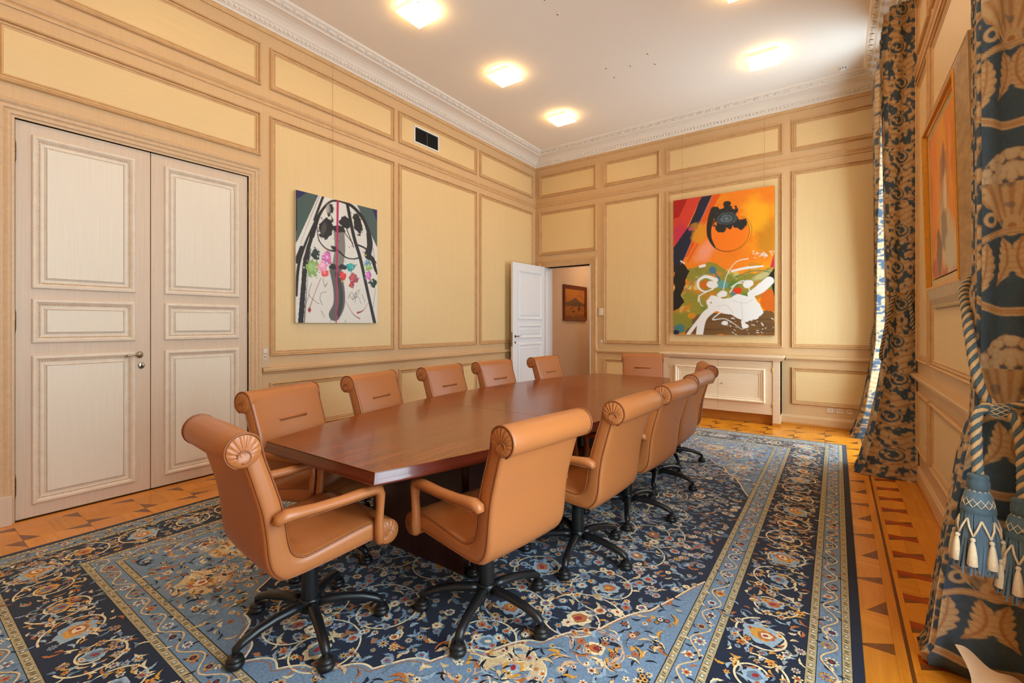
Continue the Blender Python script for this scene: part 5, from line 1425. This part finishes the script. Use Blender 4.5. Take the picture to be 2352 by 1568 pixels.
for P in ([(0.171,0.692),(0.139,0.78),(0.218,0.836),(0.255,0.849)],[(0.144,0.78),(0.093,0.883)],[(0.336,0.754),(0.276,0.767),(0.266,0.82),(0.293,0.857)],[(0.276,0.902),(0.315,0.953)],[(0.602,0.794),(0.651,0.744),(0.7,0.79),(0.75,0.716),(0.675,0.767),(0.663,0.807),(0.725,0.773),(0.775,0.836)],[(0.62,0.77),(0.67,0.80),(0.71,0.74),(0.69,0.83)],[(0.788,0.755),(0.826,0.818)],[(0.973,0.698),(0.938,0.873)],[(0.298,0.647),(0.315,0.706),(0.348,0.682),(0.32,0.72)],[(0.38,0.985),(0.40,0.97)],[(0.56,0.995),(0.58,0.975)]):
    a.stroke(P, 0.0055, (40,36,34), 0.85, 0.2)
t = thing('abstract_painting', 'unframed black and white abstract canvas with a magenta stripe', 'painting', (XL, 2.547+W1/2, 1.365))
k = MB(); k.box(0.012, -W1/2, 0, 0.044, W1/2, H1); k.obj('stretched_canvas', CEDGE, t, bevel=0.002)
a.mesh_on('painted_face', lambda u, v: (0.0446, u, v), t, -W1/2, H1)
for yy in (-0.3, 0.3):
    k = MB(); k.box(-0.001, yy-0.02, H1-0.3, 0.013, yy+0.02, H1-0.25); k.obj('wall_hook', BRASS, t)
WIRE = plain('picture_wire', (150,112,66), 0.5)
k = MB(); k.tube([(0.020, -0.07, H1), (0.018, -0.07, 4.20-1.365)], 0.0012, 5); k.obj('hanging_wire', WIRE, t)

# ---- orange abstract on the back wall
W2, H2 = 1.35, 2.045
a = Art(W2, H2, 250, (242,132,28))
n1 = a.noise(3.2, 5); n2 = a.noise(7, 8)
a.put(np.clip((a.A-0.45)*1.6, 0, 1)*np.clip((n1-0.35)*3, 0, 1), (250,172,26), 0.9); a.put(np.clip((n2-0.55)*4, 0, 1)*(a.B < 0.5), (236,108,24), 0.6)
a.put(np.clip((0.5-a.B)*4,0,1)*np.clip((a.B-0.3)*8,0,1)*np.clip((0.6-a.A)*3,0,1), (244,124,64), 0.7)
a.blob((0.34,0.40), 0.16, 0.10, (246,160,130), 0.8, 0.4, 6, 31, -0.7, 0.8); a.blob((0.93,0.33), 0.12, 0.25, (196,132,26), 0.8, 0.5, 6, 12, 0, 0.7); a.blob((0.83,0.19), 0.16, 0.22, (252,184,34), 0.7, 0.5, 6, 13, 0, 0.8)
a.poly([(0,0),(0.302,0),(0.139,0.229),(0,0.354)], (212,62,46)); a.poly([(0,0),(0.154,0),(0.062,0.127),(0,0.136)], (172,20,20)); a.blob((0.07,0.25), 0.10, 0.16, (198,44,84), 0.8, 0.3, 8, 14, 0, 0.5)
a.poly([(0.41,0),(0.50,0),(0.30,0.25),(0.16,0.42),(0.12,0.44),(0.244,0.245)], (228,84,22), 0.9, 0.02)
a.poly([(0.302,0),(0.41,0),(0.244,0.245),(0.116,0.442),(0,0.54),(0,0.354),(0.17,0.202)], (26,36,60), 1, 0.008); a.stroke([(0.40,0.02),(0.24,0.25),(0.12,0.44)], 0.012, (120,140,170), 0.5, 0.5)
a.stroke([(0.50,0.03),(0.42,0.10)], 0.02, (236,150,30), 0.9, 0.4); a.blob((0.276,0.262), 0.09, 0.16, (226,150,34), 0.9, 0.5, 8, 15, 0, 0.5); a.blob((0.22,0.21), 0.05, 0.05, (170,120,40), 0.9, 0.5, 9, 16); a.blob((0.19,0.225), 0.035, 0.03, (190,70,100), 0.8, 0.3)
a.stroke([(0.26,0.34),(0.16,0.46)], 0.035, (232,92,34), 0.8, 0.5)
# ring and rosette
a.blob((0.575,0.28), 0.255, 0.255, (248,124,26), 0.9, 0.06, 6, 17, 0, 0.12)
ring = [(0.575+0.198*math.cos(t_), 0.282+0.132*math.sin(t_)) for t_ in np.linspace(-0.9, math.pi*1.25, 20)]
a.stroke(ring, [0.006,0.008,0.010,0.012,0.02,0.05], (66,36,22), 0.9, 0.3); a.stroke([(p[0]*1.0+0.022, p[1]) for p in ring[:9]], 0.010, (176,76,20), 0.7, 0.5)
a.stroke([(0.43,0.11),(0.385,0.20),(0.385,0.30),(0.44,0.375)], [0.10,0.075,0.06,0.02], (38,36,36), 1, 0.25)
a.blob((0.55,0.172), 0.175, 0.155, (36,40,42), 1, 0.55, 24, 18); a.blob((0.685,0.232), 0.085, 0.07, (36,40,42), 1, 0.5, 18, 19); a.blob((0.50,0.245), 0.07, 0.075, (36,40,42), 1, 0.5, 18, 21); a.blob((0.56,0.085), 0.05, 0.06, (36,40,42), 1, 0.5, 20, 23)
for r, cc in ((0.115,(70,84,92)),(0.088,(38,44,48)),(0.070,(92,112,124)),(0.042,(46,54,60)),(0.028,(104,124,134))): a.blob((0.555,0.182), r*1.15, r*0.8, cc, 0.85, 0.22, 22, int(r*1000))
# lower half: greens, teal, brown
a.poly([(0.139,0.524),(0.37,0.485),(0.51,0.513),(0.57,0.586),(0.952,0.575),(1,0.65),(0.95,0.74),(0.55,0.78),(0.3,0.86),(0.139,0.99),(0,0.99),(0,0.833),(0.106,0.767),(0.084,0.722),(0.139,0.621)], (146,138,52), 1, 0.05)
g1 = a.noise(6, 33); low = np.clip((a.B-0.5)*20, 0, 1)*np.clip((0.90-a.B)*10, 0, 1)
a.put(low*np.clip((g1-0.55)*6, 0, 1), (92,128,52), 0.9); a.put(low*np.clip((0.40-g1)*6, 0, 1), (218,128,30), 0.9); a.put(low*np.clip((a.noise(9,44)-0.66)*8, 0, 1), (214,204,120), 0.8)
a.blob((0.88,0.60), 0.13, 0.05, (206,196,140), 0.8, 0.4, 9, 34, -0.4, 0.5); a.blob((0.95,0.76), 0.10, 0.16, (214,100,22), 0.95, 0.4, 8, 35); a.blob((0.35,0.64), 0.09, 0.07, (206,104,24), 0.95, 0.4, 10, 36)
a.poly([(0.30,0.845),(1,0.835),(1,1),(0.12,1),(0.17,0.915)], (116,82,48), 1, 0.03); a.put((a.B > 0.83)*np.clip((vnoise(a.X*4+3, a.Y*90, 5)-0.5)*3, 0, 1)*np.clip((a.B-0.84)*30,0,1), (88,60,34), 0.7)
a.blob((0.10,0.90), 0.20, 0.12, (138,134,50), 0.95, 0.5, 7, 37); a.blob((0.20,0.86), 0.06, 0.05, (216,140,30), 0.9, 0.5, 9, 38)
a.blob((0.416,0.537), 0.055, 0.055, (70,118,138), 1, 0.25, 12, 39); a.stroke([(0.43,0.55),(0.48,0.60),(0.50,0.66)], 0.03, (70,118,138), 0.9); a.stroke([(0.39,0.55),(0.28,0.58),(0.12,0.68)], 0.012, (86,122,110), 0.8); a.stroke([(0.62,0.60),(0.82,0.56),(0.98,0.58)], 0.014, (96,124,84), 0.9)
a.blob((0.52,0.645), 0.075, 0.055, (96,154,146), 1, 0.35, 12, 41); a.blob((0.062,0.953), 0.085, 0.055, (72,122,128), 1, 0.4, 10, 42); a.blob((0.03,0.985), 0.05, 0.04, (30,44,66), 1, 0.4, 10, 43)
a.poly([(0,0.511),(0.1,0.464),(0.181,0.548),(0.127,0.62),(0.084,0.722),(0.127,0.76),(0,0.832)], (32,30,30), 1, 0.05, 6)
a.poly([(0.961,0.545),(1,0.444),(1,0.545)], (200,44,74)); a.poly([(0.947,0.608),(1,0.543),(1,0.75),(0.97,0.649)], (34,32,32), 1, 0.02)
# white figure
WH = (234,232,230)
a.stroke([(0.788,0.718),(0.87,0.686),(0.952,0.635)], [0.09,0.13,0.12], WH, 1, 0.12); a.poly([(0.589,0.734),(0.666,0.718),(0.816,0.735),(0.907,0.842),(0.834,0.896),(0.741,0.906),(0.599,0.853),(0.51,0.838),(0.37,0.81),(0.349,0.757),(0.4,0.715),(0.51,0.746)], WH, 1, 0.035)
a.stroke([(0.43,0.809),(0.318,0.88),(0.281,1.0)], [0.10,0.11,0.10], WH, 1, 0.30, 7); a.stroke([(0.349,0.837),(0.244,0.923),(0.16,1.0)], [0.06,0.05,0.05], WH)
a.stroke([(0.45,0.61),(0.349,0.581),(0.271,0.61),(0.276,0.662),(0.339,0.689),(0.42,0.673)], [0.06,0.045,0.04,0.03,0.02,0.02], WH, 1, 0.1)
for p, rx, ry in (((0.41,0.644),0.075,0.06),((0.76,0.648),0.066,0.055),((0.54,0.916),0.046,0.032),((0.732,0.937),0.05,0.036),((0.51,0.711),0.07,0.045),((0.42,0.77),0.085,0.06)): a.blob(p, rx, ry, WH, 1, 0.35, 14, int(p[0]*100))
a.stroke([(0.713,0.906),(0.723,0.94)], 0.05, WH); a.stroke([(0.501,0.838),(0.416,0.891),(0.55,0.888),(0.694,0.957)], [0.016,0.014,0.01,0.006], WH, 0.95); a.stroke([(0.276,0.712),(0.292,0.778),(0.318,0.793)], 0.010, WH, 0.9); a.stroke([(0.36,0.69),(0.28,0.72),(0.27,0.76)], 0.018, WH, 0.9)
a.stroke([(0.589,0.699),(0.647,0.645),(0.704,0.64)], 0.016, WH, 0.9, 0.3); a.stroke([(0.60,0.665),(0.72,0.625),(0.78,0.70)], 0.016, WH, 0.9, 0.3)
for P in ([(0.62,0.76),(0.72,0.78),(0.80,0.76)],[(0.70,0.77),(0.71,0.90)],[(0.46,0.80),(0.55,0.79),(0.62,0.85)]): a.stroke(P, 0.014, (206,206,206), 0.6, 0.3)
a.blob((0.661,0.69), 0.055, 0.048, (224,62,26), 1, 0.12, 8, 60); a.blob((0.62,0.71), 0.03, 0.03, (90,122,150), 0.9, 0.4, 12, 61); a.blob((0.40,0.77), 0.012, 0.010, (150,110,70), 1, 0.1)
a.stroke([(0.608,0.553),(0.741,0.538),(0.898,0.532)], [0.03,0.036,0.02], WH, 1, 0.15); a.stroke([(0.287,0.506),(0.333,0.501)], 0.04, WH); a.stroke([(0.08,0.455),(0.12,0.475)], 0.018, WH)
a.stroke([(0.52,0.693),(0.559,0.578),(0.647,0.492),(0.76,0.475)], [0.008,0.010,0.010,0.014], WH, 0.95, 0.2)
for i in range(70):
    if i < 30: q = (rn.uniform(.78,1.0), 0.475-(0.04*rn.random())+rn.gauss(0,.008))
    else: q = (rn.uniform(.55,1.0), rn.uniform(.88,.995))
    a.stroke([q, (q[0]+rn.uniform(.004,.022), q[1]+rn.uniform(-.006,.010))], rn.uniform(.004,.010), WH, 0.95)
t = thing('abstract_painting', 'tall unframed orange abstract canvas with a white splashed figure', 'painting', (-1.362, YB, 1.196))
k = MB(); k.box(-W2/2, -0.044, 0, W2/2, -0.012, H2); k.obj('stretched_canvas', plain('canvas_edge_dark', (120,78,40), 0.8), t, bevel=0.002)
a.mesh_on('painted_face', lambda u, v: (u, -0.0446, v), t, -W2/2, H2)
for xx in (-0.55, 0.55):
    k = MB(); k.box(xx-0.02, -0.013, H2-0.3, xx+0.02, 0.001, H2-0.25); k.obj('wall_hook', BRASS, t)
    k = MB(); k.tube([(xx, -0.020, H2), (xx, -0.018, 4.20-1.196)], 0.0012, 5); k.obj('hanging_wire', WIRE, t)

# ---- framed picture on the window wall
FRAME_A = wood('champagne_frame', (150,118,78), (196,160,112), (20,20,20), rough=0.35, spec=0.6)
FRAME_G = plain('gilt_lip', (206,140,40), 0.3, metal=0.6, var=0.2, vscale=40)
LINEN = plain('linen_liner', (212,186,140), 0.85, bump=0.3, bscale=400)
W3, H3 = 1.28, 1.33
t = thing('framed_painting', 'orange painting in a wide champagne frame on the window wall', 'painting', (XR, 3.76, 1.46))
t.rotation_euler = (0, math.radians(-1.3), 0)
MF = lambda u, v, n: (-0.012-n, u, v)
k = MB(); k.frame(MF, -W3/2, W3/2, 0, H3, [(0,0),(0,0.014),(0.012,0.018),(0.020,0.014),(0.026,0.016),(0.060,0.032),(0.100,0.044),(0.118,0.048),(0.118,0.0)]); k.obj('frame', FRAME_A, t)
k = MB(); k.frame(MF, -W3/2+0.118, W3/2-0.118, 0.118, H3-0.118, [(0,0.0),(0,0.050),(0.010,0.056),(0.020,0.052),(0.024,0.036),(0.034,0.030),(0.034,0.0)]); k.obj('gilt_lip', FRAME_G, t)
k = MB(); k.frame(MF, -W3/2+0.152, W3/2-0.152, 0.152, H3-0.152, [(0,0.0),(0,0.026),(0.034,0.022),(0.040,0.016),(0.040,0.0)]); k.obj('linen_liner', LINEN, t)
w, h = W3-0.384, H3-0.384
a = Art(w, h, 150, (226,130,24))
a.put(np.clip((a.noise(4,71,2.0,0.6)-0.45)*3,0,1), (236,166,34), 0.9); a.put(np.clip((a.noise(6,72,2.5,0.5)-0.55)*4,0,1), (206,82,20), 0.8); a.put(np.clip((a.B-0.6)*2.5,0,1)*np.clip((a.noise(5,73)-0.4)*3,0,1), (170,52,22), 0.9)
for p, rx, ry, cc in (((0.52,0.42),0.10,0.20,(150,104,84)),((0.54,0.30),0.035,0.12,(120,84,80)),((0.50,0.58),0.12,0.16,(186,158,128)),((0.56,0.50),0.05,0.14,(222,204,178)),((0.60,0.80),0.24,0.16,(206,190,160)),((0.50,0.72),0.10,0.12,(128,112,96)),((0.70,0.88),0.16,0.12,(196,186,166)),((0.30,0.84),0.09,0.13,(96,52,32)),((0.12,0.94),0.12,0.06,(176,60,24))): a.blob(p, rx, ry, cc, 0.9, 0.45, 12, int(p[1]*99), 0.1, 0.4)
a.mesh_on('painted_face', lambda u, v: (-0.038, -u, v), t, -w/2, h+0.192)
k = MB(); k.box(-0.024, -w/2-0.03, 0.165, -0.006, w/2+0.03, H3-0.165); k.obj('backing_board', MAHOG_D, t)
# ---- picture in the corridor
W4, H4 = 1.02, 0.72
t = thing('framed_landscape', 'brown framed dusk landscape with mountain and boats, seen through the doorway', 'painting', (CX0, 8.51, 1.427))
MG_ = lambda u, v, n: (0.004+n, u, v)
FR_W = wood('walnut_frame', (96,44,22), (132,66,34), (20,20,20), rough=0.3)
k = MB(); k.frame(MG_, -W4/2, W4/2, 0, H4, [(0,0),(0,0.030),(0.010,0.036),(0.030,0.030),(0.060,0.020),(0.070,0.022),(0.076,0.012),(0.076,0)]); k.obj('frame', FR_W, t)
w, h = W4-0.14, H4-0.14
a = Art(w, h, 90, (186,116,52))
a.put(np.clip(1-a.B*2.2,0,1), (206,132,58)); a.put(np.clip((a.noise(5,81,0.6,2)-0.5)*4,0,1)*(a.B < 0.4), (160,96,44), 0.8)
a.poly([(0.0,0.52),(0.18,0.46),(0.34,0.40),(0.50,0.30),(0.58,0.34),(0.72,0.44),(1,0.52),(1,0.62),(0,0.62)], (112,84,60), 1, 0.03)
a.put((a.B > 0.46)*(a.B < 0.62)*np.clip((vnoise(a.X*60, a.Y*9, 4)-0.5)*4,0,1), (84,58,40), 0.8)
a.put(np.clip((a.B-0.60)*12,0,1), (176,112,50)); a.put((a.B > 0.6)*np.clip((vnoise(a.X*9, a.Y*60, 6)-0.45)*3,0,1), (140,86,40), 0.8); a.put(np.clip((a.B-0.85)*5,0,1), (104,64,34), 0.7)
a.blob((0.30,0.70), 0.04, 0.014, (70,44,28), 1, 0.2); a.blob((0.42,0.80), 0.06, 0.018, (66,42,26), 1, 0.2); a.blob((0.70,0.70), 0.05, 0.05, (96,50,26), 1, 0.3); a.stroke([(0.70,0.64),(0.70,0.78)], 0.012, (70,40,24)); a.stroke([(0.75,0.60),(0.76,0.72)], 0.010, (70,40,24)); a.stroke([(0.30,0.64),(0.30,0.70)], 0.01, (70,40,24))
a.mesh_on('painted_face', lambda u, v: (0.012, u, v), t, -w/2, h+0.07)
k = MB(); k.box(0.001, -w/2-0.03, 0.04, 0.009, w/2+0.03, H4-0.04); k.obj('backing_board', MAHOG_D, t)
# ---- unseen lamp added on the corridor ceiling to brighten the doorway
t = thing('corridor_fill_lamp', 'lit opal dome lamp on the corridor ceiling behind the doorway', 'ceiling lamp', (-3.5, 8.9, 3.0))
k = MB(); k.lathe([(0.10,0.0),(0.10,-0.02),(0.09,-0.025)], 20); k.obj('lamp_base', LAMPBODY, t)
k = MB(); k.lathe([(0.13,-0.022),(0.13,-0.05),(0.10,-0.085),(0.05,-0.10),(0.001,-0.103)], 20); k.obj('lamp_shade', glow('corridor_fill_glow', (1.0,0.74,0.46), 60.0), t, smooth=True)
